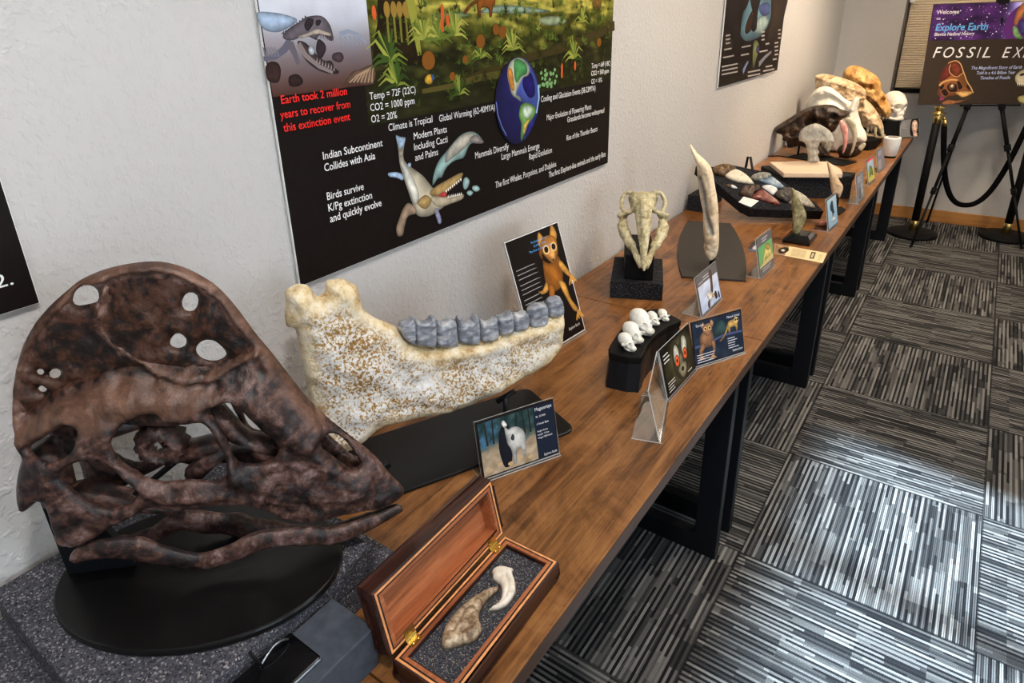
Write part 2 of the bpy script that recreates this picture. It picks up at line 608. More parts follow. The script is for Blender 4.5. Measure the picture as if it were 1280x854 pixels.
# ------------------------------------------------------------------ print tools
class Art:
    """coloured flat shapes printed on a panel: origin, two unit axes"""
    def __init__(s, name, F, parent, base=0.0004):
        s.name, s.F, s.parent = name, F, parent
        s.v, s.f, s.c = [], [], []
        s.h = base
    def poly(s, pts, c, step=True):
        """c one colour or one per corner"""
        i = len(s.v)
        s.v += [tuple(s.F.P(p[0], p[1], s.h)) for p in pts]
        s.f.append(list(range(i, i + len(pts))))
        cs = c if isinstance(c, list) else [c] * len(pts)
        s.c += [lin(q) for q in cs]
        if step:
            s.h += 4e-6
    def spoly(s, pts, c, n=4, dark=.58):
        O = np.array([tuple(p) for p in spline(pts, n)])
        size = math.sqrt(abs(sum(O[i - 1, 0] * O[i, 1] - O[i, 0] * O[i - 1, 1] for i in range(len(O)))) / 2)
        h = max(size / 9, .0006)
        if size < .0015:
            s.poly([tuple(p) for p in O], c)
            return
        O = resample(O, h)
        lo, hi = O.min(0), O.max(0)
        G = np.array([(x + (j % 2) * h / 2, y) for j, y in enumerate(np.arange(lo[1], hi[1], h * .87)) for x in np.arange(lo[0], hi[0], h)])
        G = G[inside(G, O)] if len(G) else np.zeros((0, 2))
        d = segdist(G, O, np.roll(O, -1, axis=0)) if len(G) else np.zeros(0)
        G, d = G[d > h * .4], d[d > h * .4]
        Q = np.vstack([O, G])
        D = np.r_[np.zeros(len(O)), d]
        vs, _, fs, ov, _, _ = delaunay_2d_cdt([Vector(p) for p in Q], [(i, (i + 1) % len(O)) for i in range(len(O))], [], 0, 1e-8)
        i0 = len(s.v)
        r_ = max(D.max(), 1e-6)
        V2 = np.array([(v.x, v.y) for v in vs])
        for k, v in enumerate(vs):
            dd = D[ov[k][0]] if ov[k] else 0.
            sh = dark + (1 - dark) * math.sqrt(min(1, dd / r_ * 1.3))
            g = 1 + .22 * noise.fractal((v.x * 1.2 / h * .25, v.y * 1.2 / h * .25, s.h * 1e5), 1, 2, 3) + .10 * (v.y - (lo[1] + hi[1]) / 2) / max(hi[1] - lo[1], 1e-6)
            s.v.append(tuple(s.F.P(v.x, v.y, s.h)))
            s.c.append(lin(tuple(float(np.clip(q * sh * g, 0, 255)) for q in c)))
        for f in fs:
            if inside(V2[list(f)].mean(0)[None], O)[0]:
                s.f.append([i0 + j for j in f])
        s.h += 4e-6
    def disc(s, x, y, rx, ry, c, n=18, a=0.):
        ca, sa = math.cos(a), math.sin(a)
        s.poly([(x + rx * math.cos(t) * ca - ry * math.sin(t) * sa, y + rx * math.cos(t) * sa + ry * math.sin(t) * ca) for t in [2 * math.pi * k / n for k in range(n)]], c)
    def stroke(s, pts, w0, w1, c):
        pts = [np.array(p, float) for p in pts]
        L, R_ = [], []
        for i, p in enumerate(pts):
            d = pts[min(i + 1, len(pts) - 1)] - pts[max(i - 1, 0)]
            d = d / (np.linalg.norm(d) + 1e-9)
            n_ = np.array([-d[1], d[0]])
            w_ = (w0 + (w1 - w0) * i / (len(pts) - 1)) / 2
            L.append(tuple(p + n_ * w_))
            R_.append(tuple(p - n_ * w_))
        for i in range(len(pts) - 1):
            s.poly([L[i], L[i + 1], R_[i + 1], R_[i]], c, False)
        s.h += 5e-7
    def grid(s, quad, nx, ny, fn):
        q = [np.array(p, float) for p in quad]
        P = lambda a, b: tuple((q[0] * (1 - a) + q[1] * a) * (1 - b) + (q[3] * (1 - a) + q[2] * a) * b)
        for i in range(nx):
            for j in range(ny):
                cs = [(i / nx, j / ny), ((i + 1) / nx, j / ny), ((i + 1) / nx, (j + 1) / ny), (i / nx, (j + 1) / ny)]
                s.poly([P(*k) for k in cs], [fn(*k) for k in cs], False)
        s.h += 4e-6
    def dashes(s, x, y, wd, n, gap, c, hgt=.3):
        """lines of print too small to read"""
        for k in range(n):
            L = wd * random.uniform(.6, 1.)
            yy = y - k * gap
            s.poly([(x, yy), (x + L, yy), (x + L, yy + gap * hgt), (x, yy + gap * hgt)], c, False)
        s.h += 4e-6
    def done(s):
        me = bpy.data.meshes.new(s.name)
        me.from_pydata(s.v, [], s.f)
        a = me.color_attributes.new('col', 'FLOAT_COLOR', 'POINT')
        a.data.foreach_set('color', [x for q in s.c for x in q])
        return link(s.name, me, MT['print'], s.parent)
_tc = {}
def text(body, F, u0, v0, width, height, mat, parent, n=.0012, name='lettering', shear=0., bold=0., align=None):
    """lettering on panel F: baseline start u0,v0, total width and capital height in metres"""
    key = (body, shear, bold)
    if key not in _tc:
        cu = bpy.data.curves.new('t', 'FONT')
        cu.body = body
        cu.resolution_u = 3
        cu.shear = shear
        cu.offset = bold
        o = bpy.data.objects.new('t', cu)
        COL.objects.link(o)
        dg = bpy.context.evaluated_depsgraph_get()
        me = bpy.data.meshes.new_from_object(o.evaluated_get(dg))
        co = np.array([v.co[:] for v in me.vertices])
        _tc[key] = (co, [list(p.vertices) for p in me.polygons])
        bpy.data.objects.remove(o)
    co, fs = _tc[key]
    x0, x1 = co[:, 0].min(), co[:, 0].max()
    sx = width / (x1 - x0)
    sy = height / .69
    me = bpy.data.meshes.new(name)
    me.from_pydata([tuple(F.P(u0 + (c[0] - x0) * sx, v0 + c[1] * sy, n)) for c in co], [], fs)
    return link(name, me, mat, parent)
def panel(bm, F, u0, u1, v0, v1, n0, n1):
    q = [F.P(u, v, n) for n in (n0, n1) for u, v in ((u0, v0), (u1, v0), (u1, v1), (u0, v1))]
    vs = [bm.verts.new(tuple(p)) for p in q]
    for f in ((3, 2, 1, 0), (4, 5, 6, 7), (0, 1, 5, 4), (1, 2, 6, 5), (2, 3, 7, 6), (3, 0, 4, 7)):
        bm.faces.new([vs[i] for i in f])
    return bm
# ------------------------------------------------------------------ the room
XR, YN = 3.1, -2.6
struct('floor', box(NB(), XW - .1, XR + .1, YN - .1, YB + .3, -.1, 0), MT['carpet'])
struct('wall_left', box(NB(), XW - .1, XW, YN - .1, YB + .3, 0, CEIL), MT['wall'])
MT['ceiling'] = plain('white_ceiling', (226, 222, 214), .9, var=.03)
struct('ceiling', box(NB(), XW - .1, XR + .1, YN - .1, YB + .3, CEIL, CEIL + .1), MT['ceiling'])
WX0, WX1, WZ0, WZ1 = -.63, 1.9, .955, 2.3
bm = NB()
box(bm, XW, WX0, YB, YB + .16, 0, CEIL)
box(bm, WX1, XR + .1, YB, YB + .16, 0, CEIL)
box(bm, WX0, WX1, YB, YB + .16, 0, WZ0)
box(bm, WX0, WX1, YB, YB + .16, WZ1, CEIL)
struct('wall_back', bm, MT['wall'])
struct('wall_front', box(NB(), XW, XR, YN - .1, YN, 0, CEIL), MT['wall'])
# window in the back wall: jamb shadow put into the frame's grey, pleated shade
MT['frame_grey'] = plain('shadow_grey_frame', (88, 82, 80), .5)
wn = thing('window_1', 'recessed window with a closed pleated shade in the back wall behind the sign', 'window', (WX0, YB, WZ0))
wn['kind'] = 'structure'
del wn['label'], wn['category']
bm = NB()
box(bm, WX0, WX0 + .012, YB - .002, YB + .15, WZ0, WZ1)
box(bm, WX1 - .012, WX1, YB - .002, YB + .15, WZ0, WZ1)
box(bm, WX0, WX1, YB - .002, YB + .15, WZ1 - .012, WZ1)
box(bm, WX0 + .012, WX1 - .012, YB + .12, YB + .15, WZ0, WZ1 - .012)
obj('window_frame', bm, MT['frame_grey'], wn)
bm = NB()
n = 74
z0, z1 = WZ0 + .035, WZ1 - .06
for k in range(n):
    a, b = z0 + (z1 - z0) * k / n, z0 + (z1 - z0) * (k + 1) / n
    c = (a + b) / 2
    v = [bm.verts.new(p) for p in ((WX0 + .02, YB + .10, a), (WX1 - .02, YB + .10, a), (WX1 - .02, YB + .092, c), (WX0 + .02, YB + .092, c), (WX1 - .02, YB + .10, b), (WX0 + .02, YB + .10, b))]
    bm.faces.new(v[:4])
    bm.faces.new((v[3], v[2], v[4], v[5]))
MT['shade'] = plain('pleated_shade', (226, 212, 190), .85, var=.03)
obj('pleated_shade', bm, MT['shade'], wn)
obj('bottom_rail', box(NB(), WX0 + .02, WX1 - .02, YB + .085, YB + .115, WZ0 + .004, WZ0 + .035), MT['matte_black'], wn)
obj('shade_bracket', box(NB(), WX0 + .016, WX0 + .05, YB + .02, YB + .06, 1.60, 1.66, .004), MT['white'], wn)
struct('baseboard_back', box(NB(), XW + .012, XR, YB - .014, YB, 0, .095, .003), MT['oak'])
struct('baseboard_left', box(NB(), XW, XW + .012, YN, YB - .014, 0, .095, .003), MT['oak'])
# right wall with three tall windows
wy = [(-1.95, -.45), (.50, 2.05)]
bm = NB()
y = YN - .1
for a, b in wy:
    box(bm, XR, XR + .14, y, a, 0, CEIL)
    box(bm, XR, XR + .14, a, b, 0, .7)
    box(bm, XR, XR + .14, a, b, 2.3, CEIL)
    y = b
box(bm, XR, XR + .14, y, YB + .3, 0, CEIL)
struct('wall_right', bm, MT['wall'])
for k, (a, b) in enumerate(wy):
    bm = NB()
    for p in (a, (a + b) / 2 - .03, b - .06):
        box(bm, XR + .04, XR + .1, p, p + .06, .7, 2.3)
    for p in (.7, 2.24):
        box(bm, XR + .04, XR + .1, a + .06, b - .06, p, p + .06)
    struct('window_%d' % (k + 2), bm, MT['frame_grey'])
    light('daylight', 'AREA', (XR + .2, (a + b) / 2, 1.5), (0, (a + b) / 2, 1.2), DAY, (.78, .9, 1.0), shape='RECTANGLE', size=1.2, size_y=1.6)
for k, (x, y, pw) in enumerate([(-.1, -.6, .8), (-.1, 1.1, .9), (-.1, 2.8, 1.7), (-.15, 4.5, 3.4), (1.7, .2, .6), (1.7, 3.8, 2.6)]):
    light('ceiling_lamp', 'AREA', (x, y, CEIL - .02), (x, y, 0), LAMP * pw, WARM if y > 2 else NEUTRAL, shape='DISK', size=.35)
for k, (x, y) in enumerate([(.1, .1), (.1, 2.0), (.05, 4.1)]):
    light('track_spot', 'SPOT', (x, y, CEIL - .08), (XW + .35, y + .5, .8), SPOT * (1 + .5 * (k == 2)), WARM if k else NEUTRAL, spot_size=1.5, spot_blend=.8, shadow_soft_size=.06)
# ------------------------------------------------------------------ tables
joints = [-.80, .40, 1.7236, 2.936, 4.148, 5.36]
names = ['nearest the camera, under the brown dinosaur skull', 'under the jaw bone and the open wooden box', 'under the bird skull and the tusk',
         'under the shark teeth and the grey fossil', 'farthest away, under the fanged skull and white speaker']
XB = XW + .012
for k in range(5):
    a, b = joints[k] + .0015, joints[k + 1] - .0015
    t = thing('display_table', 'walnut table with black legs ' + names[k], 'table', ((XB + XE) / 2, (a + b) / 2, 0), 'walnut tables in a row along the wall')
    top = obj('tabletop', box(NB(), XB, XE, a, b, T - .032, T, .002), MT['table'], t)
    obj('edge_band', box(NB(), XE, XE + .0012, a, b, T - .032, T - .0012), MT['table_edge'], t)
    for y0 in (a + .05, b - .085):
        bm = NB()
        box(bm, XE - .105, XE - .035, y0, y0 + .035, 0, T - .033, .002)
        obj('leg', bm, MT['steel'], t)
        bm = NB()
        box(bm, XB + .03, XB + .10, y0, y0 + .035, 0, T - .033, .002)
        obj('leg', bm, MT['steel'], t)
        bm = NB()
        box(bm, XB + .10, XE - .105, y0, y0 + .035, .0, .07, .002)
        obj('foot_bar', bm, MT['steel'], t)
        bm = NB()
        box(bm, XB + .10, XE - .105, y0, y0 + .035, T - .083, T - .033, .002)
        obj('top_bar', bm, MT['steel'], t)
# ------------------------------------------------------------------ wall posters
FW = Frame((XW, 0, 0), (0, 1, 0), (0, 0, 1))
FW.N = np.array([1., 0, 0])
def poster(label, cat, y0, y1, z0, z1, gap=.004, th=.006, group='exhibit posters on the long wall'):
    t = thing('wall_poster', label, cat, (XW, (y0 + y1) / 2, z0), group)
    bm = panel(NB(), FW, y0, y1, z0, z1, gap, gap + th)
    obj('foam_board', bm, MT['white'], t)
    obj('black_print', panel(NB(), FW, y0 + .001, y1 - .001, z0 + .001, z1, gap + th, gap + th + .0006), MT['black_print'], t)
    return t, Frame(FW.O + FW.N * (gap + th + .0006), FW.U, FW.V)
def wframe(F):
    F.N = np.array([1., 0, 0])
    return F
t1, F1 = poster('large dark poster with a jungle picture, a globe and swimming whales', 'poster', .7285, 2.056, 1.1095, 1.95)
wframe(F1)
uvp = lambda p: F1.uv(p)
P5 = crop(310, 0, 2.3723)
def ptxt(s, a, b, hpx, mat='ink_white', bold=.004, parent=None):
    (p0,), (p1,) = P5([a]), P5([b])
    u0, v0 = uvp(p0)
    u1, _ = uvp(p1)
    h_ = uvp((p0[0], p0[1] - hpx / 2.3723))[1] - v0
    text(s, F1, u0, v0, u1 - u0, h_, MT[mat], parent or t1, n=.0046, bold=(.008 if hpx > 22 else 0.))
rows = [("Earth took 2 million", (95, 308), (290, 285), 25, 'ink_red'), ("years to recover from", (92, 352), (300, 325), 25, 'ink_red'), ("this extinction event", (102, 391), (300, 362), 25, 'ink_red'),
        ("Temp = 72F (22C)", (357, 296), (493, 279), 22), ("CO2 = 1000 ppm", (359, 330), (490, 313), 22), ("O2 = 20%", (362, 364), (438, 353), 22),
        ("Climate is Tropical", (413, 389), (543, 366), 22), ("Global Warming (62-40MYA)", (563, 361), (728, 334), 20), ("Modern Plants", (488, 414), (586, 398), 21),
        ("Including Cacti", (489, 446), (588, 428), 21), ("and Palms", (492, 477), (560, 464), 21), ("Indian Subcontinent", (219, 473), (396, 440), 23),
        ("Collides with Asia", (223, 508), (374, 478), 23), ("Birds survive", (231, 593), (340, 567), 23), ("K/Pg extinction", (235, 627), (365, 597), 23), ("and quickly evolve", (240, 659), (393, 618), 23),
        ("Mammals Diversify", (670, 471), (769, 449), 20), ("Large Mammals Emerge", (748, 474), (860, 450), 19), ("Rapid Evolution", (830, 474), (897, 458), 18),
        ("The first Whales, Porpoises, and Dolphins", (730, 558), (910, 507), 19), ("The first Elephant-like animals and the early Bats", (888, 527), (1056, 473), 17),
        ("Cooling and Glaciation Events (38-23MYA)", (865, 303), (1026, 276), 18), ("Major Evolution of Flowering Plants", (882, 357), (1014, 330), 17), ("Grasslands become widespread", (943, 363), (1052, 343), 16),
        ("Rise of the Thunder Beasts", (941, 417), (1032, 398), 16), ("Temp = 64F (18C)", (1015, 203), (1071, 192), 15), ("CO2 = 500 ppm", (1014, 225), (1066, 214), 14), ("O2 = 18%", (1014, 249), (1046, 241), 14)]
for r_ in rows:
    ptxt(*r_)
# picture of a skeleton in the mist
A = Art('skeleton_picture', F1, t1, .0016)
Z3 = lambda pts: [uvp(p) for p in crop(310, 0, 4.746)(pts)]
q = [uvp(p) for p in ((319, -2), (461, -2), (467, 105), (335, 118))]
q = [(.7305, 1.945), (q[2][0], 1.945), (q[2][0], q[2][1]), (.7305, q[2][1])]
def mist(a, b):
    n_ = noise.fractal((a * 4, b * 3, 1.), 1, 2, 4)
    h_ = b + .05 * n_
    hi, mid, lo, gr = np.array((222, 222, 230)), np.array((196, 200, 212)), np.array((120, 108, 112)), np.array((74, 46, 38))
    k = np.interp(h_, [0, .55, .72, .80, .9, 1], [0, 0, 1, 1.6, 2.2, 3])
    st = [hi, mid, lo, gr, gr * .6]
    i = min(int(k), 3)
    c = st[i] * (1 - (k - i)) + st[i + 1] * (k - i)
    return tuple(np.clip(c + n_ * 26, 0, 255))
A.grid(q, 26, 60, mist)
sub = lambda pts, c: A.spoly(Z3(pts), c)
sub([(50, 75), (120, 72), (210, 85), (290, 115), (260, 150), (180, 190), (100, 180), (60, 130)], (160, 180, 205))
sub([(100, 400), (130, 365), (175, 375), (192, 420), (180, 485), (140, 490), (110, 470)], (58, 40, 38))
sub([(240, 455), (290, 440), (325, 480), (300, 510), (245, 510)], (46, 32, 30))
sub([(570, 500), (610, 430), (660, 410), (742, 385), (748, 480), (690, 500), (640, 490)], (120, 92, 74))
for k in range(7):
    A.stroke(Z3([(600 + k * 22, 490), (640 + k * 16, 450 - k * 5), (690 + k * 9, 420 - k * 5)]), .003, .002, (168, 142, 116))
sub([(500, 320), (545, 310), (565, 340), (545, 370), (500, 355)], (70, 56, 60))
bone, dk = (104, 96, 104), (44, 36, 42)
A.stroke(Z3([(90, 350), (160, 335), (215, 290), (250, 240)]), .008, .016, (92, 92, 106))
for k in range(9):
    x = 205 + k * 17
    A.stroke(Z3([(x + 10, 215 - k * 4), (x, 190 - k * 10), (x - 6, 205 - k * 14)]), .006, .003, (70, 66, 80))
for k in range(5):
    A.stroke(Z3([(100 + k * 20, 335), (92 + k * 18, 300), (85 + k * 16, 280)]), .004, .002, (110, 108, 120))
A.stroke(Z3([(245, 255), (275, 320), (295, 380)]), .016, .008, (96, 90, 98))
sub([(210, 200), (250, 160), (300, 130), (345, 100), (420, 92), (460, 115), (490, 165), (503, 235), (480, 240), (440, 205), (410, 215), (405, 240), (350, 215), (300, 225), (260, 240), (205, 230)], bone)
sub([(330, 150), (350, 110), (385, 115), (380, 150), (350, 185)], dk)
sub([(400, 120), (430, 120), (420, 150), (400, 150)], dk)
sub([(290, 215), (350, 195), (405, 170), (440, 180), (490, 200), (480, 215), (400, 205), (330, 225), (300, 225)], (176, 160, 148))
for k in range(9):
    x = 408 + k * 11
    A.poly(Z3([(x, 200 + k * 2), (x + 8, 200 + k * 2), (x + 7, 236 + k * 2)]), (60, 50, 56))
sub([(290, 245), (340, 255), (400, 320), (450, 360), (490, 360), (510, 400), (540, 430), (500, 440), (420, 420), (350, 370), (310, 310)], (64, 52, 56))
A.stroke(Z3([(295, 260), (340, 330), (420, 395), (500, 430)]), .012, .006, (128, 116, 114))
for k in range(7):
    x = 400 + k * 17
    A.poly(Z3([(x, 372 + k * 8), (x + 9, 370 + k * 8), (x + 8, 340 + k * 8)]), (150, 138, 132))
sub([(410, 235), (440, 245), (460, 280), (450, 320), (425, 350), (400, 300)], (52, 42, 48))
sub([(355, 285), (375, 270), (392, 300), (385, 325), (362, 320)], (176, 180, 190))
for k in range(6):
    A.stroke(Z3([(540 + k * 28, 210 + abs(k - 2) * 5), (560 + k * 26, 250), (565 + k * 26, 270)]), .004, .002, (128, 138, 156))
A.stroke(Z3([(540, 205), (590, 185), (650, 205), (700, 255)]), .010, .004, (136, 146, 164))
A.done()
# jungle picture
A = Art('jungle_picture', F1, t1)
a_, b_ = uvp((461, 157)), uvp((757, 101))
vb = a_[1]
q = [(a_[0], 1.945), (2.052, 1.945), (2.052, vb), (a_[0], vb)]
def jung(a, b):
    zz = 1.945 + (vb - 1.945) * b
    f_ = (zz - vb) / (1.63 - vb)
    n1 = noise.fractal((a * 14, f_ * 9, 2.), 1, 2, 5)
    n2 = noise.noise((a * 40, f_ * 30, 5.))
    g = np.clip((f_ - .35) * 1.5 + n1 * .6 - abs(a - .52) * .5, 0, 1)
    dark, mid, hi = np.array((34, 34, 14)), np.array((78, 80, 24)), np.array((190, 178, 78))
    g = float(g)
    c = dark + (mid - dark) * min(1, g * 2) + (hi - mid) * max(0, g * 2 - 1)
    return tuple(np.clip(c * (1 + .35 * n2) + n1 * 12, 0, 255))
A.grid(q, 150, 90, jung)
J = lambda pts: [uvp(p) for p in crop(440, 0, 3.765)(pts)]
A.spoly(J([(600, 60), (650, 30), (760, 25), (880, 40), (930, 55), (800, 65), (700, 62)]), (150, 172, 150))
A.spoly(J([(880, 85), (960, 75), (1010, 95), (980, 118), (900, 115)]), (150, 165, 130))
A.spoly(J([(380, 70), (480, 55), (560, 70), (480, 90), (400, 85)]), (120, 140, 96))
A.spoly(J([(130, -60), (240, -60), (255, 60), (275, 160), (330, 250), (330, 300), (120, 300), (105, 200), (120, 100)]), (40, 28, 10))
A.stroke(J([(262, -50), (285, 60), (300, 150), (318, 260)]), .03, .012, (150, 150, 60))
A.stroke(J([(520, 380), (640, 330), (800, 280), (960, 235), (1090, 190), (1235, 120)]), .012, .03, (62, 52, 24))
A.stroke(J([(330, 430), (470, 405), (600, 365), (700, 350)]), .010, .02, (84, 76, 34))
def fern(x, y, r_, cols, n=9, spread=2.4, k=None):
    for i in range(n):
        th = math.pi / 2 + (i / (n - 1) - .5) * spread + random.uniform(-.1, .1)
        L = r_ * random.uniform(.7, 1.1)
        d = math.cos(th) * L * .8, math.sin(th) * L
        c = random.choice(cols)
        A.stroke([(x, y), (x + d[0] * .55, y + d[1] * .75), (x + d[0], y + d[1] * .75 - abs(d[0]) * .25)], r_ * .13, r_ * .02, c)
G1 = [(86, 106, 36), (60, 84, 30), (110, 124, 48), (48, 66, 24)]
G2 = [(150, 156, 66), (126, 136, 52), (176, 170, 80), (100, 116, 44)]
umin, umax = a_[0] + .035, 2.03
G0 = [(52, 60, 22), (38, 46, 16), (66, 74, 28), (46, 38, 16)]
for i in range(620):
    f_ = 1 - i / 620
    u = random.uniform(umin, umax)
    v = vb + .012 + f_ * .54
    n1 = noise.fractal((u * 9, v * 12, 2.), 1, 2, 3)
    k = (v - vb) / .5 + n1 * .5 - abs(u - 1.5) * .35
    fern(u, min(v, 1.9), random.uniform(.010, .030) * (1.25 - .5 * f_), G2 if k > .55 else G1 if k > .22 else G0, random.choice((4, 5, 7)))
for (x, y, r_) in ((170, 280, .085), (205, 395, .07), (480, 160, .075), (750, 230, .075), (600, 270, .06), (1040, 270, .08), (1080, 100, .06), (400, 180, .07), (330, 180, .07), (500, 440, .06)):
    (p,) = J([(x, y)])
    fern(p[0], p[1], r_, G2 if y < 240 else G1 + G2[:2], 13, 3.2)
for (x, y, r_) in ((357, 285, .02), (602, 195, .016), (675, 140, .013), (705, 150, .015), (530, 280, .009), (1160, 200, .013), (470, 360, .010)):
    (p,) = J([(x, y)])
    A.disc(p[0], p[1], r_ * 1.1, r_, (128, 78, 26))
for (x, y) in ((422, 50), (422, 75), (447, 95), (985, 320), (985, 345), (1047, 310), (100, 60), (420, 120)):
    (p,) = J([(x, y)])
    A.disc(p[0], p[1], .006, .014, (206, 92, 44))
for i in range(26):
    (p,) = J([(random.uniform(880, 960), random.uniform(325, 410))])
    A.disc(p[0], p[1], .006, .005, (124, 170, 110))
for x in (160, 192, 220, 248):
    A.stroke(J([(x + 12, 200), (x + 4, 110), (x, 50)]), .006, .006, (120, 112, 44))
    (p,) = J([(x, 45)])
    A.disc(p[0], p[1], .009, .016, (150, 118, 50))
# a brown four-legged animal and a small bird
A.spoly(J([(585, 10), (610, -25), (660, -25), (672, 10), (660, 35), (655, 78), (645, 78), (640, 40), (605, 40), (604, 80), (592, 80), (588, 40)]), (146, 82, 28))
A.spoly(J([(585, 15), (560, 30), (535, 62), (520, 66), (528, 45), (560, 10), (590, -5)]), (112, 66, 30))
A.spoly(J([(1130, 10), (1150, -10), (1172, 0), (1165, 40), (1150, 35), (1138, 40)]), (120, 90, 40))
A.spoly(J([(338, 372), (352, 352), (372, 352), (380, 370), (368, 395), (345, 392)]), (206, 160, 52))
A.spoly(J([(368, 350), (380, 352), (384, 372), (374, 380)]), (52, 84, 140))
A.done()
# globe
A = Art('globe_picture', F1, t1, .0040)
E5 = crop(580, 50, 4.27)
G = lambda pts: [uvp(p) for p in E5(pts)]
ring = G([(282, 90), (325, 105), (365, 160), (390, 230), (398, 300), (385, 400), (355, 480), (310, 540), (270, 556), (225, 535), (185, 470), (165, 390), (160, 310), (175, 220), (205, 150), (245, 105)])
A.spoly(ring, (36, 34, 92), 6)
A.spoly(G([(282, 92), (325, 107), (362, 160), (388, 230), (396, 300), (383, 400), (353, 480), (310, 538), (330, 470), (350, 380), (300, 330), (250, 300), (230, 220), (225, 150), (250, 110)]), (74, 92, 176), 6)
A.spoly(G([(320, 185), (350, 175), (370, 230), (372, 290), (345, 310), (315, 270), (305, 225)]), (34, 28, 110))
A.spoly(G([(345, 420), (375, 370), (392, 330), (385, 400), (355, 475), (325, 520)]), (44, 44, 130))
A.spoly(G([(250, 108), (285, 95), (320, 110), (345, 150), (335, 190), (310, 200), (290, 240), (270, 290), (290, 300), (300, 330), (275, 310), (250, 290), (235, 240), (225, 190), (230, 140)]), (206, 214, 186))
A.spoly(G([(262, 110), (290, 104), (325, 130), (330, 175), (300, 195), (275, 230), (262, 190)]), (84, 158, 92))
A.spoly(G([(232, 150), (250, 160), (258, 210), (262, 265), (245, 265), (234, 225), (228, 185)]), (206, 136, 60))
A.spoly(G([(300, 345), (330, 335), (365, 350), (378, 380), (360, 420), (335, 455), (318, 500), (300, 540), (296, 500), (300, 450), (288, 410), (290, 370)]), (116, 170, 84))
A.spoly(G([(310, 360), (340, 350), (362, 370), (345, 410), (320, 420), (305, 395)]), (206, 226, 206))
A.spoly(G([(320, 440), (345, 420), (330, 460), (315, 500), (308, 480)]), (214, 178, 92))
A.stroke(G([(165, 330), (175, 400), (195, 460), (220, 510)]), .004, .003, (104, 124, 196))
A.stroke(G([(390, 240), (394, 310), (380, 390)]), .008, .006, (150, 190, 226))
A.done()
# early whales
A = Art('whale_picture', F1, t1, .0030)
W4 = lambda pts: [uvp(p) for p in crop(340, 130, 3.882)(pts)]
def wp(pts, c, n=5):
    A.spoly(W4(pts), c, n)
sk, lt, br, bl = (206, 196, 172), (226, 224, 214), (182, 150, 96), (168, 192, 220)
wp([(775, 395), (780, 340), (805, 275), (850, 220), (900, 160), (945, 135), (985, 140), (1020, 178), (1010, 192), (965, 190), (945, 215), (925, 260), (880, 275), (840, 310), (820, 355), (800, 360)], (156, 190, 186))
wp([(850, 225), (900, 165), (945, 140), (975, 145), (960, 175), (940, 205), (880, 255), (835, 285)], (196, 190, 176))
wp([(955, 170), (985, 150), (1022, 180), (1010, 192), (965, 188)], (150, 140, 136))
wp([(596, 152), (618, 160), (643, 165), (635, 210), (632, 260), (650, 290), (690, 320), (730, 350), (770, 400), (800, 430), (840, 480), (800, 520), (750, 545), (700, 540), (680, 490), (655, 420), (635, 360), (615, 290), (608, 220)], sk)
wp([(596, 152), (618, 160), (643, 165), (630, 210), (615, 215), (605, 195)], bl)
wp([(560, 335), (600, 330), (632, 345), (630, 370), (600, 358), (565, 352)], bl)
wp([(655, 290), (668, 285), (670, 300), (658, 308)], bl)
wp([(615, 260), (640, 290), (690, 380), (710, 450), (690, 490), (665, 430), (640, 360)], lt)
wp([(700, 480), (740, 440), (770, 470), (740, 510)], br)
wp([(655, 480), (690, 500), (695, 530), (655, 545), (640, 590), (630, 635), (605, 640), (598, 600), (615, 550), (630, 510)], (166, 142, 120))
wp([(760, 430), (790, 400), (850, 365), (915, 332), (920, 350), (880, 395), (845, 425), (815, 445), (780, 450)], br)
wp([(770, 450), (820, 445), (870, 450), (922, 435), (920, 460), (860, 485), (810, 500), (775, 480)], (190, 176, 150))
wp([(800, 445), (830, 425), (845, 440), (830, 452)], (196, 74, 70))
for k in range(8):
    A.poly(W4([(836 + k * 10, 420 - k * 8), (845 + k * 10, 414 - k * 8), (843 + k * 10, 432 - k * 8)]), (240, 236, 224))
    A.poly(W4([(846 + k * 9, 456 - k * 2), (854 + k * 9, 455 - k * 2), (851 + k * 9, 440 - k * 2)]), (240, 236, 224))
wp([(785, 515), (800, 510), (818, 560), (812, 582), (798, 570)], (150, 154, 184))
for pts in ([(925, 365), (940, 355), (955, 375), (945, 405), (930, 415), (922, 395)], [(940, 430), (955, 418), (972, 430), (955, 446)], [(968, 400), (990, 395), (1005, 412), (990, 425), (970, 418)]):
    wp(pts, (164, 196, 196))
A.done()
# second poster
t2, F2 = poster('dark poster with pale blue light among trunks, hung nearest the room corner', 'poster', 3.162, 4.19, 1.257, 1.95)
wframe(F2)
A = Art('cave_picture', F2, t2)
K = lambda pts: [F2.uv(p) for p in crop(880, 0, 6.567)(pts)]
def cave(a, b):
    n_ = noise.fractal((a * 5, b * 3, 9.), 1, 2, 4)
    c = np.array((40, 32, 34)) * (1 - b) + np.array((30, 22, 18)) * b
    return tuple(np.clip(c + n_ * 16, 0, 255))
A.grid([(3.164, 1.945), (4.188, 1.945), (4.188, 1.42), (3.164, 1.42)], 30, 40, cave)
A.spoly(K([(330, 60), (370, -60), (560, -60), (560, 80), (530, 200), (480, 280), (400, 330), (330, 330), (290, 260), (310, 160)]), (104, 142, 158))
A.spoly(K([(440, 150), (500, 130), (530, 170), (500, 240), (450, 280), (410, 250)]), (170, 190, 186))
A.spoly(K([(460, 40), (520, 20), (545, 60), (530, 120), (480, 130), (455, 90)]), (86, 96, 150))
A.spoly(K([(380, 110), (405, 80), (425, 95), (430, 160), (400, 230), (350, 280), (335, 250), (350, 180)]), (66, 46, 30))
A.spoly(K([(395, 110), (408, 85), (422, 95), (425, 130), (410, 150)]), (190, 130, 60))
A.spoly(K([(380, -60), (470, -60), (455, 40), (440, 110), (430, 240), (390, 250), (400, 120), (385, 40)]), (42, 34, 34))
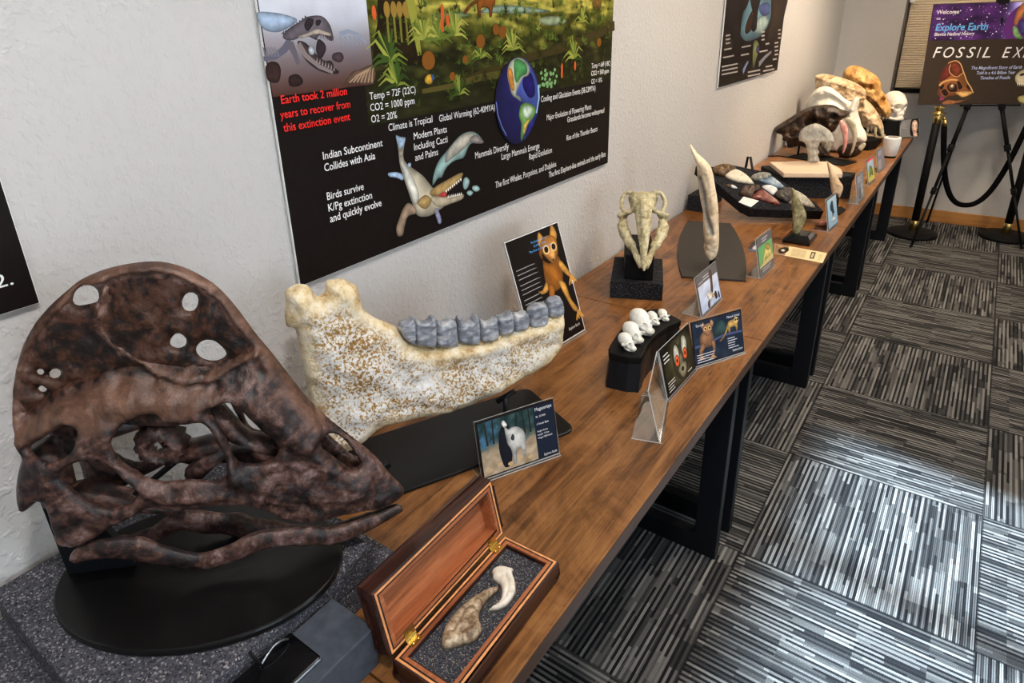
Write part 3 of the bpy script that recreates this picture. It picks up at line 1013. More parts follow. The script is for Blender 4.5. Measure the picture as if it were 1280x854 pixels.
A.spoly(K([(200, -60), (370, -60), (350, 60), (310, 120), (300, 260), (270, 420), (230, 330), (190, 200)]), (34, 26, 26))
A.spoly(K([(560, -60), (690, -60), (660, 120), (630, 240), (560, 330), (500, 350), (520, 260), (550, 130)]), (52, 42, 36))
A.spoly(K([(410, 340), (430, 330), (450, 360), (450, 420), (430, 480), (405, 560), (398, 500), (400, 400)]), (118, 124, 78))
A.spoly(K([(440, 370), (455, 400), (445, 440), (425, 420)]), (70, 66, 110))
A.stroke(K([(450, 530), (500, 470), (552, 425)]), .03, .012, (120, 120, 132))
A.stroke(K([(320, 590), (340, 545), (362, 505)]), .03, .015, (120, 136, 176))
for (x, y, wd, n) in ((178, 300, 36, 3), (165, 415, 60, 1), (155, 480, 90, 1), (145, 555, 130, 3), (308, 395, 75, 1), (303, 460, 65, 1), (455, 432, 66, 1), (472, 270, 24, 3), (505, 368, 30, 1), (608, 255, 20, 3), (580, 360, 28, 4), (565, 495, 30, 1), (360, 600, 100, 2), (485, 590, 90, 2), (505, 555, 55, 1)):
    for k in range(n):
        A.poly(K([(x, y + k * 32), (x + wd, y + k * 32 - wd * .2), (x + wd, y + k * 32 - wd * .2 - 12), (x, y + k * 32 - 12)]), (168, 164, 160))
A.done()
# nearest poster, only its corner in view
t0, F0 = poster('plain black poster corner with the white number 22, nearest the camera', 'poster', -.55, .2936, 1.2375, 1.95)
wframe(F0)
u0, v0 = F0.uv((0, 358)); u1, _ = F0.uv((17, 355))
text('2022.', F0, u1 - .072, v0 - .002, .072, .019, MT['ink_white'], t0)
# ------------------------------------------------------------------ foam blocks at the near end
FT = .842
t = obj('foam_board', box(NB(), XW + .012, -.632, -.30, .552, T, .790, .004), MT['foam'])
tag(t, 'lower speckled grey foam board lying on the near table under the other board', 'foam block')
t = obj('foam_board', box(NB(), XW + .012, -.632, .124, .505, .790, FT, .004), MT['foam'])
tag(t, 'upper speckled grey foam board carrying the brown dinosaur skull', 'foam block')
t = obj('slate_block', box(NB(), -.628, -.541, .02, .4175, T, .8145, .002), MT['box_grey'])
tag(t, 'smooth slate grey foam block beside the open wooden box, under the phone', 'block')
MT['screen'] = plain('black_glass', (10, 10, 12), .15)
MT['silver'] = plain('silver_metal', (170, 172, 178), .3, 1.)
ph = thing('mobile_phone', 'black phone with a silver rim lying on the slate grey block', 'phone', (-.593, .27, .8147))
obj('body', box(NB(), -.626, -.560, .19, .342, .8147, .8215, .003), MT['silver'], ph)
obj('screen', box(NB(), -.625, -.561, .191, .341, .8205, .8222, .002), MT['screen'], ph)
wr = thing('wire_clip', 'small bent silver wire clip with a black arm lying beside the phone', 'clip', (-.62, .32, .8222))
pts = [at(325, 834, z=.824), at(332, 822, z=.830), at(342, 808, z=.834), at(352, 801, z=.832), at(360, 799, z=.826)]
obj('wire', tube(NB(), spline(pts, 4, False), .0014, 8), MT['silver'], wr, True)
obj('arm', tube(NB(), [at(312, 815, z=.85), at(319, 824, z=.838), at(327, 832, z=.8245)], .0022, 8), MT['matte_black'], wr, True)
# ------------------------------------------------------------------ brown dinosaur skull on its stand
st = thing('skull_stand', 'black oval display base with an upright plate holding the brown dinosaur skull', 'stand', (-.80, .325, FT))
def oval(a, b, c, deg, n=64):
    ca, sa = math.cos(math.radians(deg)), math.sin(math.radians(deg))
    return [(c[0] + a * math.cos(2 * math.pi * k / n) * ca - b * math.sin(2 * math.pi * k / n) * sa, c[1] + a * math.cos(2 * math.pi * k / n) * sa + b * math.sin(2 * math.pi * k / n) * ca) for k in range(n)]
obj('base', prism(NB(), oval(.205, .142, (-.802, .325), 38), FT, FT + .012, .003), MT['plate_black'], st)
FS = vframe((-.83, .33), 45)
s0, c0 = math.sin(math.radians(45)), math.cos(math.radians(45))
fb = lambda p: FS.uv(p)
bm = NB()
br = [fb((48, 612)), fb((95, 735)), fb((178, 716)), fb((118, 640))]
br = [(br[0][0], br[0][1]), (br[1][0], FT + .011), (br[2][0], FT + .011), (br[3][0], br[3][1])]
for n_ in (-.006, .006):
    pass
va = [bm.verts.new(tuple(FS.P(u, v, -.006))) for u, v in br]
vb_ = [bm.verts.new(tuple(FS.P(u, v, .006))) for u, v in br]
bm.faces.new(va[::-1]); bm.faces.new(vb_)
for i in range(4):
    bm.faces.new((va[i], va[(i + 1) % 4], vb_[(i + 1) % 4], vb_[i]))
obj('bracket', bm, MT['steel'], st)
mid = [fb((118, 660)), fb((240, 560)), fb((330, 590))]
obj('support_rod', tube(NB(), [FS.P(*mid[0]), FS.P(*mid[1]), FS.P(*mid[2])], .005, 8), MT['steel'], st, True)
SKULL = [(18, .0)]
MT['fossil_brown'] = None
M = Mat('dark_brown_fossil', .42, spec=.45)
v = M.coord()
a = M.noise(v, 16, 6, .68, 1.2)
b = M.noise(v, 75, 5, .7)
f = M.math('ADD', M.math('MULTIPLY', a, .6), M.math('MULTIPLY', b, .4))
c1 = M.ramp(f, [(.36, (14, 11, 11)), (.46, (42, 30, 28)), (.53, (84, 56, 46)), (.60, (118, 94, 90)), (.70, (174, 156, 154))])
c2 = M.ramp(f, [(.34, (10, 8, 7)), (.46, (30, 20, 16)), (.54, (74, 44, 30)), (.62, (84, 64, 54)), (.74, (130, 110, 98))])
c3 = M.ramp(f, [(.34, (54, 36, 28)), (.5, (94, 66, 52)), (.64, (122, 88, 70)), (.8, (150, 120, 102))])
tn = M.n('Attribute', attribute_name='tone')
lo_ = M.math('MULTIPLY', tn.outputs['Fac'], -1.)
c = M.mix(M.n('Clamp').outputs[0], c1, c2)
cl1 = M.n('Clamp'); M.l(lo_, cl1.inputs[0])
cl2 = M.n('Clamp'); M.l(tn.outputs['Fac'], cl2.inputs[0])
M.color(M.mix(cl2.outputs[0], M.mix(cl1.outputs[0], c1, c2), c3))
M.bump(f, .8, .005)
MT['fossil_brown'] = M.m
Z1 = crop(0, 310, 2.4404)
crest_rim = [(60, 560), (42, 500), (40, 430), (50, 370), (70, 300), (105, 235), (150, 180), (205, 130), (250, 95), (320, 65), (400, 47), (480, 41), (550, 55), (610, 82), (660, 115), (700, 155), (740, 205), (780, 260), (830, 320), (880, 385), (930, 450), (990, 510), (1050, 560), (1110, 605), (1150, 640), (1190, 690), (1232, 735)]
sk_out = crest_rim + [(1212, 768), (1160, 795), (1100, 805), (1040, 815), (985, 832), (930, 838), (870, 828), (820, 805), (770, 788), (700, 782), (640, 787), (580, 797), (520, 800), (456, 793), (397, 823), (327, 858), (278, 892), (228, 912), (178, 902), (159, 858), (149, 818), (129, 774), (105, 780), (80, 800), (66, 804), (52, 780), (50, 720), (60, 670), (68, 640), (60, 600)]
sk_holes = [
    [(222, 160), (232, 130), (262, 113), (295, 125), (300, 160), (265, 172), (235, 175)], [(555, 165), (570, 138), (598, 140), (605, 165), (592, 190), (565, 190)],
    [(520, 280), (540, 260), (565, 272), (567, 295), (545, 305), (522, 297)], [(598, 310), (615, 285), (650, 282), (685, 310), (688, 330), (655, 345), (615, 335)],
    [(150, 380), (170, 367), (187, 380), (175, 397), (155, 395)], [(112, 376), (124, 368), (136, 378), (124, 389)], [(115, 430), (130, 418), (145, 432), (130, 441)],
    [(342, 605), (345, 575), (375, 540), (430, 517), (470, 515), (500, 540), (560, 545), (605, 540), (640, 560), (665, 600), (688, 640), (690, 690), (655, 710), (590, 705), (520, 712), (460, 705), (420, 680), (375, 655)],
    [(640, 500), (665, 482), (700, 478), (735, 500), (770, 530), (800, 560), (830, 580), (848, 615), (835, 640), (790, 655), (740, 655), (715, 635), (700, 600), (680, 560), (655, 530)],
    [(95, 605), (140, 575), (200, 540), (232, 560), (225, 610), (200, 640), (155, 655), (115, 635)],
    [(182, 690), (230, 655), (305, 645), (345, 672), (395, 718), (422, 750), (398, 778), (350, 795), (310, 790), (270, 772), (220, 735)],
    [(978, 590), (1000, 562), (1030, 565), (1060, 590), (1085, 625), (1100, 655), (1070, 668), (1040, 650), (1005, 625), (985, 610)]]
brow = [(80, 572), (130, 528), (200, 492), (320, 462), (440, 445), (560, 450), (650, 456)]
ridge1 = [(330, 120), (315, 180), (315, 240), (350, 290), (420, 330), (500, 365), (580, 385), (650, 380), (720, 340), (790, 305)]
def inset(pts, k, c):
    return [(x + (c[0] - x) * k, y + (c[1] - y) * k) for x, y in pts]
# sideways half width of the skull, as a function of picture row and column of the tracing
def half_width(zx, zy):
    sm = lambda t: min(1., max(0., t)) ** 2 * (3 - 2 * min(1., max(0., t)))
    top = np.interp(zx, [60, 130, 200, 330, 450, 560, 660, 800], [540, 484, 440, 392, 382, 386, 380, 300])
    dors = np.interp(zx, [500, 610, 700, 780, 880, 990, 1110, 1190, 1240], [41, 82, 155, 260, 385, 510, 605, 690, 740])
    low = .052 * sm((zy - top + 40) / 230) * sm((zy - dors) / 150)
    return low * np.interp(zx, [40, 200, 600, 900, 1100, 1230], [.9, 1., .95, .6, .35, .12])
FB0 = FS
def to_plane(pts, zs=None):
    out = []
    for p in pts:
        hw = half_width(*p)
        out.append(FS.uv(Z1([p])[0], hw))
    return out
uvO = to_plane(sk_out)
# a smooth map from plane back to tracing coordinates, to shape the swelling
refp = [(x, y) for x in range(20, 1260, 60) for y in range(20, 940, 60)]
refu = np.array(to_plane(refp))
Aq = np.c_[refu, refu[:, 0] ** 2, refu[:, 1] ** 2, refu[:, 0] * refu[:, 1], refu[:, 0] ** 3, refu[:, 1] ** 3, refu[:, 0] ** 2 * refu[:, 1], refu[:, 0] * refu[:, 1] ** 2, np.ones(len(refu))]
Cq = np.linalg.lstsq(Aq, np.array(refp, float), rcond=None)[0]
def back_z(p):
    u, v_ = p
    return np.array([u, v_, u * u, v_ * v_, u * v_, u ** 3, v_ ** 3, u * u * v_, u * v_ * v_, 1.]) @ Cq
brow_u = np.array(to_plane(brow)); rid_u = to_plane(ridge1)
rim_u = to_plane(inset(crest_rim[:22], .035, (480, 480)))
rim_in = np.array(to_plane(crest_rim[:22]))
crestline = np.array(to_plane([(60, 540), (200, 465), (320, 430), (440, 420), (600, 410), (720, 360), (800, 330)]))
def tone_sk(p):
    zx, zy = back_z(p)
    bt = np.interp(zx, [60, 130, 200, 330, 450, 560, 680], [545, 488, 445, 398, 388, 392, 425])
    bb = np.interp(zx, [60, 140, 240, 330, 400, 480, 560, 680], [600, 575, 560, 545, 515, 510, 510, 450])
    db = min(zy - bt, bb - zy)
    if zx < 690 and db > 0:
        return float(np.clip(.25 + db / 24, 0, 1))
    if polydist(np.array([p]), rid_u)[0] < .0045:
        return .9
    dr = polydist(np.array([p]), rim_u)[0]
    if dr < .010:
        return .8
    zx, zy = back_z(p)
    top = np.interp(zx, [60, 200, 440, 600, 800], [520, 450, 395, 380, 300])
    return -1.0 if zy < top and zx < 830 else (0. if zy > top + 60 else -.3)
ds = thing('dinosaur_skull', 'dark brown crested dinosaur skull with a tall rounded crest on an oval black stand', 'skull', (-.83, .33, FT + .012))
for side in (1, -1):
    def off(p, sd=side):
        zx, zy = back_z(p)
        return sd * float(half_width(zx, zy))
    Fz = FS
    rd = [(rid_u, .0038, .0125 * side), (list(map(tuple, brow_u)), .017, .012 * side), (rim_u, .009, .009 * side), (to_plane([(330, 90), (325, 140), (312, 200)]), .006, .006), (to_plane([(590, 200), (600, 260), (580, 330), (600, 370)]), .005, .006),
          (to_plane([(600, 520), (650, 600), (700, 660), (720, 700)]), .006, .006 * side), (to_plane([(340, 560), (350, 640), (430, 720), (520, 760), (700, 740)]), .008, .006 * side),
          (to_plane([(640, 640), (760, 700), (900, 740), (1100, 740)]), .016, .006 * side), (to_plane([(700, 420), (850, 520), (960, 600), (1100, 700)]), .02, .006 * side)]
    rnd = random.Random(3)
    dn = []
    for k in range(70):
        x, y = rnd.uniform(90, 760), rnd.uniform(110, 420)
        (q,) = to_plane([(x, y)])
        dn.append((q[0], q[1], rnd.uniform(.002, .006), rnd.uniform(.002, .005) * side))
    for k in range(110):
        x, y = rnd.uniform(640, 1180), rnd.uniform(420, 800)
        (q,) = to_plane([(x, y)])
        dn.append((q[0], q[1], rnd.uniform(.004, .010), rnd.uniform(-.002, .0035) * side))
    hs = sk_holes
    tf = lambda p: .0085
    def ex(p, sd=side):
        zx, zy = back_z(p)
        top = np.interp(zx, [60, 130, 200, 330, 450, 560, 660, 800], [540, 484, 440, 392, 382, 386, 395, 300])
        a_ = np.clip((top - zy) / 18, 0, 1)
        b_ = np.clip((polydist(np.array([p]), rim_in)[0] - .0075) / .004, 0, 1)
        return -.0085 * sd * float(a_ * b_)
    relief('skull_side', Fz, uvO, MT['fossil_brown'], ds, [to_plane(q) for q in hs], h=.0044 if side == 1 else .007, thick=.0085, r=.016, ridges=rd if side == 1 else [(a_, w_, -abs(h_) * 0) for a_, w_, h_ in rd], dents=dn if side == 1 else (), nz=(.0045, 48), off=off, tone=tone_sk, extra=ex if side == 1 else None)
# roof and palate pieces joining both sides, and the bony eye ring inside
bm = NB()
for pts, r_ in (([(640, 470), (720, 560), (800, 620), (870, 640)], .012), ([(380, 500), (520, 505), (640, 480)], .016), ([(250, 560), (340, 540), (430, 510)], .016), ([(540, 625), (640, 600), (760, 590), (850, 600)], .013), ([(590, 690), (640, 640), (690, 600)], .014), ([(150, 760), (260, 740), (400, 770), (560, 780)], .014), ([(120, 600), (170, 680), (200, 800)], .014)):
    tube(bm, [FS.P(*FS.uv(Z1([p])[0])) for p in pts], r_, 10, flat=1.5)
obj('inner_bones', bm, MT['fossil_brown'], ds, True)
bm = NB()
ec = FS.P(*FS.uv(Z1([(492, 600)])[0], .012), .012)
fn = Vector(FS.N); fu = Vector(FS.U); fv = Vector(FS.V)
rot = Matrix((fu, fv, fn)).transposed().to_4x4()
n, R0 = 28, .034
rings = []
for rr, hh in ((.014, .012), (.018, .018), (.026, .014), (.033, .003), (.034, -.012), (.026, -.02), (.014, -.008)):
    rings.append([bm.verts.new(Matrix.Translation(ec) @ rot @ Vector(((rr + .0028 * math.cos(k * math.pi)) * math.cos(2 * math.pi * k / n), (rr + .0028 * math.cos(k * math.pi)) * math.sin(2 * math.pi * k / n), hh))) for k in range(n)])
for i in range(len(rings)):
    A_, B_ = rings[i], rings[(i + 1) % len(rings)]
    for k in range(n):
        bm.faces.new((A_[k], A_[(k + 1) % n], B_[(k + 1) % n], B_[k]))
obj('eye_ring', bm, MT['fossil_brown'], ds, True)
# lower jaw: two rami meeting at the beak
Z2 = crop(0, 560, 2.4615)
def ramus(pts, rad, offs):
    bm = NB()
    P = [np.array(FS.P(*FS.uv(Z2([p])[0], o_), o_)) for p, o_ in zip(pts, offs)]
    P = spline(P, 5, False)
    R_ = np.interp(np.linspace(0, 1, len(P)), np.linspace(0, 1, len(rad)), rad)
    tube(bm, P, list(R_), 12, flat=.55)
    for v_ in bm.verts:
        v_.co += Vector((1, 1, 1)) * .003 * noise.fractal(v_.co * 40, 1, 2, 4)
    return bm
near = [(222, 350), (260, 322), (340, 308), (430, 312), (520, 335), (620, 348), (720, 320), (800, 285), (920, 272), (1040, 268), (1150, 225), (1236, 185)]
jw = obj('lower_jaw', ramus(near, [.006, .013, .017, .019, .016, .014, .015, .017, .016, .016, .012, .006], [.05, .05, .05, .05, .05, .048, .045, .04, .034, .026, .016, .006]), MT['fossil_brown'], ds, True)
far = [(330, 300), (400, 285), (480, 262), (560, 222), (640, 232), (720, 235), (800, 250), (900, 262), (1020, 262), (1140, 218), (1230, 180)]
obj('lower_jaw', ramus(far, [.01, .012, .013, .018, .02, .021, .019, .017, .015, .012, .006], [-.03, -.03, -.03, -.03, -.03, -.03, -.03, -.025, -.02, -.012, -.004]), MT['fossil_brown'], ds, True)
# ------------------------------------------------------------------ big jaw bone on its stand
JA = 62
FJ = vframe((-.77, .88), JA)
e1 = np.array([math.cos(math.radians(JA + 2.6)), math.sin(math.radians(JA + 2.6))])
e2 = np.array([-e1[1], e1[0]])
pc = np.array([-.587, 1.064])
def rrect(c, ax, ay, L, W, r, n=6):
    """rounded rectangle from corner c, running -L along ax and +W along ay"""
    out = []
    for (sx, sy, a0) in ((0, 0, -90), (0, 1, 0), (-1, 1, 90), (-1, 0, 180)):
        cx = (-r if sx == 0 else -L + r)
        cy = (r if sy == 0 else W - r)
        for k in range(n + 1):
            a = math.radians(a0 + 90 * k / n)
            out.append(tuple(c + ax * (cx + r * math.cos(a)) + ay * (cy + r * math.sin(a))))
    return out
js = thing('jaw_stand', 'black rounded plate stand with two short posts under the big jaw bone', 'stand', (-.78, .86, T))
obj('base_plate', prism(NB(), rrect(pc, e1, e2, .53, .205, .022), T, T + .008, .002), MT['plate_black'], js)
for px, top in (((637, 520), (632, 498)), ((477, 612), (474, 588))):
    b0 = at(*px, z=T + .008)
    u_, v_ = FJ.uv(top)
    p0 = FJ.P(u_, T + .006); p1 = FJ.P(u_, v_ + .004)
    bm = NB()
    tube(bm, [p0, p1], .007, 12)
    obj('post', bm, MT['steel'], js, True)
    bm = NB()
    tube(bm, [FJ.P(u_ - .022, v_ - .002), FJ.P(u_ + .022, v_ + .012)], .006, 8)
    obj('cradle', bm, MT['steel'], js, True)
J3 = crop(340, 330, 2.8475)
jout = [(50, 110), (75, 90), (100, 82), (130, 85), (150, 105), (165, 125), (195, 110), (200, 70), (240, 65), (255, 60), (285, 75), (310, 90), (320, 130), (335, 170), (370, 200), (420, 220), (455, 240), (480, 275), (530, 300), (580, 305), (640, 290), (700, 285), (760, 275), (820, 250), (900, 225), (960, 205), (1010, 180), (1040, 165), (1048, 200), (1045, 260), (1035, 300), (1000, 345), (960, 380), (900, 410), (830, 450), (760, 490), (680, 520), (600, 545), (520, 560), (450, 575), (400, 590), (365, 612), (335, 640), (288, 674), (230, 685), (185, 655), (165, 610), (150, 540), (135, 470), (120, 400), (110, 330), (95, 270), (85, 240), (60, 235), (50, 200), (55, 150)]
UJ = lambda pts, o_=.015: [FJ.uv(p, o_) for p in J3(pts)]
MJ = Mat('cream_mottled_bone', .6, spec=.35)
v = MJ.coord()
a = MJ.noise(v, 185, 3, .6, .4)
b = MJ.noise(v, 9, 4, .6)
k_ = MJ.math('ADD', a, MJ.math('MULTIPLY', MJ.math('SUBTRACT', b, .5), .5))
c1 = MJ.ramp(k_, [(.38, (142, 102, 50)), (.455, (190, 156, 102)), (.495, (218, 212, 202)), (.64, (228, 227, 228))])
c2 = MJ.ramp(MJ.noise(v, 40, 5, .65), [(.3, (160, 122, 68)), (.5, (220, 198, 156)), (.7, (238, 228, 208))])
tn = MJ.n('Attribute', attribute_name='tone')
MJ.color(MJ.mix(tn.outputs['Fac'], c1, c2))
MJ.bump(MJ.math('ADD', MJ.math('MULTIPLY', a, .35), MJ.noise(v, 30, 5, .6)), .8, .005)
mm = thing('jaw_bone', 'large cream and ochre mottled jaw bone with dark grey teeth on a stand', 'jaw', (-.77, .88, T + .06))
edgeU = np.array(UJ(jout + jout[:1]))
def tone_j(p):
    d = polydist(np.array([p]), edgeU)[0]
    t_ = np.clip(1.25 - d / .028, 0, 1)
    q = noise.noise((p[0] * 14, p[1] * 14, 1.)) * .5
    x = (p[0] - edgeU[:, 0].min()) / (edgeU[:, 0].max() - edgeU[:, 0].min())
    yy = (p[1] - edgeU[:, 1].min()) / (edgeU[:, 1].max() - edgeU[:, 1].min())
    return float(np.clip(t_ + q + max(0, (x - .6) * 1.1) + max(0, (yy - .78) * 4 if x < .35 else 0), 0, 1))
relief('jaw', FJ, UJ(jout), MJ.m, mm, h=.006, thick=.026, r=.035, nz=(.008, 24), tone=tone_j,
       ridges=[(UJ([(110, 130), (150, 240), (230, 330), (330, 400)]), .03, .008), (UJ([(480, 320), (640, 320), (800, 290), (1020, 210)]), .014, .006), (UJ([(560, 460), (700, 440), (850, 400), (1000, 330)]), .03, .006),
               (UJ([(400, 520), (520, 500), (640, 510), (760, 470)]), .006, -.004), (UJ([(640, 330), (660, 380), (600, 440), (540, 470)]), .003, -.004), (UJ([(780, 300), (800, 350), (880, 360)]), .003, -.003)],
       dents=[(*UJ([(1008, 280)])[0], .008, .006), (*UJ([(180, 150)])[0], .012, .008)])
ME = Mat('grey_enamel', .28, spec=.6)
v = ME.coord((30, 30, 90))
ME.color(ME.ramp(ME.noise(v, 1., 5, .6, .4), [(.3, (84, 86, 94)), (.5, (134, 137, 145)), (.64, (176, 176, 178)), (.78, (214, 204, 188))]))
ME.bump(ME.noise(v, 2, 3), .25, .002)
for q in ([(455, 235), (462, 215), (485, 208), (505, 195), (515, 210), (515, 285), (485, 275), (465, 255)], [(513, 210), (530, 208), (555, 210), (575, 192), (590, 205), (588, 290), (560, 293), (530, 290), (515, 283)],
          [(590, 215), (615, 212), (635, 200), (655, 205), (662, 215), (665, 280), (640, 292), (610, 294), (590, 290)], [(665, 190), (690, 212), (715, 205), (728, 183), (742, 205), (745, 275), (720, 285), (690, 282), (668, 270)],
          [(746, 205), (770, 212), (795, 200), (805, 190), (812, 250), (800, 268), (770, 273), (748, 270)], [(808, 195), (830, 190), (850, 175), (862, 180), (865, 238), (840, 246), (815, 248)],
          [(865, 185), (885, 180), (905, 172), (918, 185), (918, 220), (890, 236), (868, 238)], [(920, 175), (940, 150), (965, 145), (985, 150), (985, 210), (960, 220), (925, 222)], [(988, 145), (1005, 125), (1025, 120), (1038, 130), (1044, 172), (1015, 184), (990, 184)]):
    cx = sum(p[0] for p in q) / len(q)
    lo_y = max(p[1] for p in q)
    q2 = [(x, y + (6 if y > lo_y - 22 else 0)) for x, y in q]
    relief('tooth', FJ, UJ(q2, .022), ME.m, mm, h=.0032, thick=.014, back=.012, r=.0055, nz=(.003, 90), off=lambda p: .010, smooth_n=3,
           ridges=[(UJ([(cx, lo_y - 70), (cx, lo_y)], .022), .004, .003)])
# ------------------------------------------------------------------ open wooden box with two claws
MT['rosewood'] = wood_mat('dark_rosewood', [(.32, (24, 11, 8)), (.48, (50, 25, 18)), (.60, (82, 45, 30)), (.75, (118, 70, 44))], 1, 2.2, .35, .5, .08, .2).m
MT['redwood'] = wood_mat('reddish_wood_lining', [(.3, (118, 62, 34)), (.5, (166, 98, 60)), (.7, (200, 130, 86))], 1, 2.0, .42, .4, .08, .25).m
MT['inlay'] = plain('orange_wood_inlay', (222, 152, 96), .4)
MT['inlay_dark'] = plain('dark_wood_inlay', (34, 18, 14), .4)
bx = thing('wooden_box', 'open dark rosewood box with striped inlay and brass hinges holding two claws', 'box', (-.46, .553, T), None, math.radians(1.4))
BX0, BX1, BY0, BY1, BZ = -.511, -.404, .414, .692, .7805
MB_ = rz(1.5, (-.46, .553, 0)) @ Matrix.Translation((.46, -.553, 0))
def frame_ring(bm, x0, x1, y0, y1, wd, z0, z1, bev=0.):
    box(bm, x0, x1, y0, y0 + wd, z0, z1, bev, MB_); box(bm, x0, x1, y1 - wd, y1, z0, z1, bev, MB_)
    box(bm, x0, x0 + wd, y0 + wd, y1 - wd, z0, z1, bev, MB_); box(bm, x1 - wd, x1, y0 + wd, y1 - wd, z0, z1, bev, MB_)
bm = NB()
vs = [(BX0, BY0), (BX1, BY0), (BX1, BY1), (BX0, BY1)]
prism(bm, vs, T + .001, T + .012, 0, MB_)
frame_ring(bm, BX0, BX1, BY0, BY1, .016, T + .012, BZ)
bmesh.ops.remove_doubles(bm, verts=bm.verts[:], dist=1e-5)
body = obj('body', bm, MT['rosewood'], bx)
bv = body.modifiers.new('b', 'BEVEL'); bv.width = .003; bv.segments = 2; bv.limit_method = 'ANGLE'
def inlays(fr, par):
    bm = NB(); fr(bm, .0035, .0034); obj('inlay', bm, MT['inlay'], par)
    bm = NB(); fr(bm, .0069, .0026); obj('inlay', bm, MT['inlay_dark'], par)
    bm = NB(); fr(bm, .0095, .0056); obj('inlay', bm, MT['redwood'], par)
inlays(lambda bm, i, wd: frame_ring(bm, BX0 + i, BX1 - i, BY0 + i, BY1 - i, wd, BZ - .003, BZ + .0006), body)
MT['velvet_grit'] = speckle('dark_foam_lining', (60, 62, 70), (26, 26, 32), (150, 140, 130), 700)
obj('foam_lining', box(NB(), BX0 + .016, BX1 - .016, BY0 + .016, BY1 - .016, T + .012, T + .030, 0, MB_), MT['velvet_grit'], bx)
# the lid, leaning back on its hinges: local frame with y along the hinge, w up the lid, d backwards
LT = math.radians(12)
ML = MB_ @ Matrix.Translation((BX0 - .001, 0, BZ + .002)) @ Matrix.Rotation(-LT, 4, 'Y')
bm = NB()
H_, D_ = .107, .034
def lbox(bm, y0, y1, w0, w1, d0, d1):
    box(bm, -d1, -d0, y0, y1, w0, w1, 0, ML)
lbox(bm, BY0, BY1, 0, H_, D_ - .010, D_)
lbox(bm, BY0, BY1, 0, .016, 0, D_ - .010); lbox(bm, BY0, BY1, H_ - .016, H_, 0, D_ - .010)
lbox(bm, BY0, BY0 + .016, .016, H_ - .016, 0, D_ - .010); lbox(bm, BY1 - .016, BY1, .016, H_ - .016, 0, D_ - .010)
bmesh.ops.remove_doubles(bm, verts=bm.verts[:], dist=1e-5)
lid = obj('lid', bm, MT['rosewood'], bx)
bv = lid.modifiers.new('b', 'BEVEL'); bv.width = .003; bv.segments = 2; bv.limit_method = 'ANGLE'
def lring(bm, i, wd):
    for (y0, y1, w0, w1) in ((BY0 + i, BY1 - i, i, i + wd), (BY0 + i, BY1 - i, H_ - i - wd, H_ - i), (BY0 + i, BY0 + i + wd, i + wd, H_ - i - wd), (BY1 - i - wd, BY1 - i, i + wd, H_ - i - wd)):
        lbox(bm, y0, y1, w0, w1, -.0006, .003)
inlays(lring, lid)
bm = NB()
lbox(bm, BY0 + .016, BY1 - .016, .016, H_ - .016, D_ - .0115, D_ - .0095)
for (y0, y1, w0, w1) in ((BY0 + .0155, BY1 - .0155, .0155, .0168), (BY0 + .0155, BY1 - .0155, H_ - .0168, H_ - .0155), (BY0 + .0155, BY0 + .0168, .0168, H_ - .0168), (BY1 - .0168, BY1 - .0155, .0168, H_ - .0168)):
    lbox(bm, y0, y1, w0, w1, .0005, D_ - .0115)
obj('lining', bm, MT['redwood'], lid)
for yc in (BY0 + .040, BY1 - .034):
    bm = NB()
    box(bm, BX0 + .0005, BX0 + .014, yc - .010, yc + .010, BZ + .0006, BZ + .002, 0, MB_)
    lbox(bm, yc - .010, yc + .010, .002, .015, -.002, -.0006)
    bmesh.ops.create_cone(bm, cap_ends=True, segments=12, radius1=.0022, radius2=.0022, depth=.021, matrix=MB_ @ Matrix.Translation((BX0, yc, BZ + .003)) @ Matrix.Rotation(math.pi / 2, 4, 'X'))
    hg = obj('hinge', bm, MT['brass'], bx)
    bm = NB()
    for (dx, dy) in ((.009, -.005), (.009, .005)):
        bmesh.ops.create_uvsphere(bm, u_segments=10, v_segments=6, radius=.0022, matrix=MB_ @ Matrix.Translation((BX0 + dx, yc + dy, BZ + .002)) @ Matrix.Diagonal((1, 1, .5, 1)))
    obj('screw', bm, MT['brass'], hg, True)
D2 = crop(480, 600, 3.3625)
FC = Frame((0, 0, T + .0302), (1, 0, 0), (0, 1, 0))
UC = lambda pts: [FC.uv(p, .006) for p in D2(pts)]
MT['claw_brown'] = bone_mat('brown_claw', [(.34, (64, 46, 34)), (.45, (126, 102, 78)), (.56, (182, 160, 132)), (.7, (222, 204, 178))], 60, .45, .4, 200)
MT['claw_cream'] = bone_mat('cream_claw', [(.3, (196, 180, 156)), (.5, (226, 216, 200)), (.7, (240, 234, 224))], 40, .4, .2, 200)
ca = relief('fossil_claw', FC, UC([(240, 690), (245, 640), (270, 590), (310, 545), (360, 500), (410, 470), (450, 452), (482, 448), (478, 462), (445, 490), (415, 530), (400, 570), (412, 610), (405, 650), (370, 675), (320, 690), (265, 703)]), MT['claw_brown'], None, h=.0022, thick=.013, back=.0, r=.011, nz=(.001, 120), off=lambda p: .0006,
            ridges=[(UC([(290, 640), (340, 560), (400, 500), (460, 462)]), .0022, -.003)], dents=[(*UC([(330, 640)])[0], .006, .003), (*UC([(385, 635)])[0], .004, -.003)])
tag(ca, 'larger brown curved claw lying in the open wooden box', 'claw', 'claws in the wooden box')
cb = relief('fossil_claw', FC, UC([(455, 395), (452, 380), (470, 365), (500, 360), (530, 368), (545, 372), (540, 385), (552, 420), (555, 460), (545, 490), (515, 525), (480, 540), (440, 542), (445, 535), (480, 510), (492, 480), (488, 440), (470, 425), (455, 410)]), MT['claw_cream'], None, h=.002, thick=.010, back=0., r=.008, nz=(.0006, 120), off=lambda p: .0006,
            ridges=[(UC([(510, 400), (525, 450), (510, 500), (470, 530)]), .002, -.0018)])
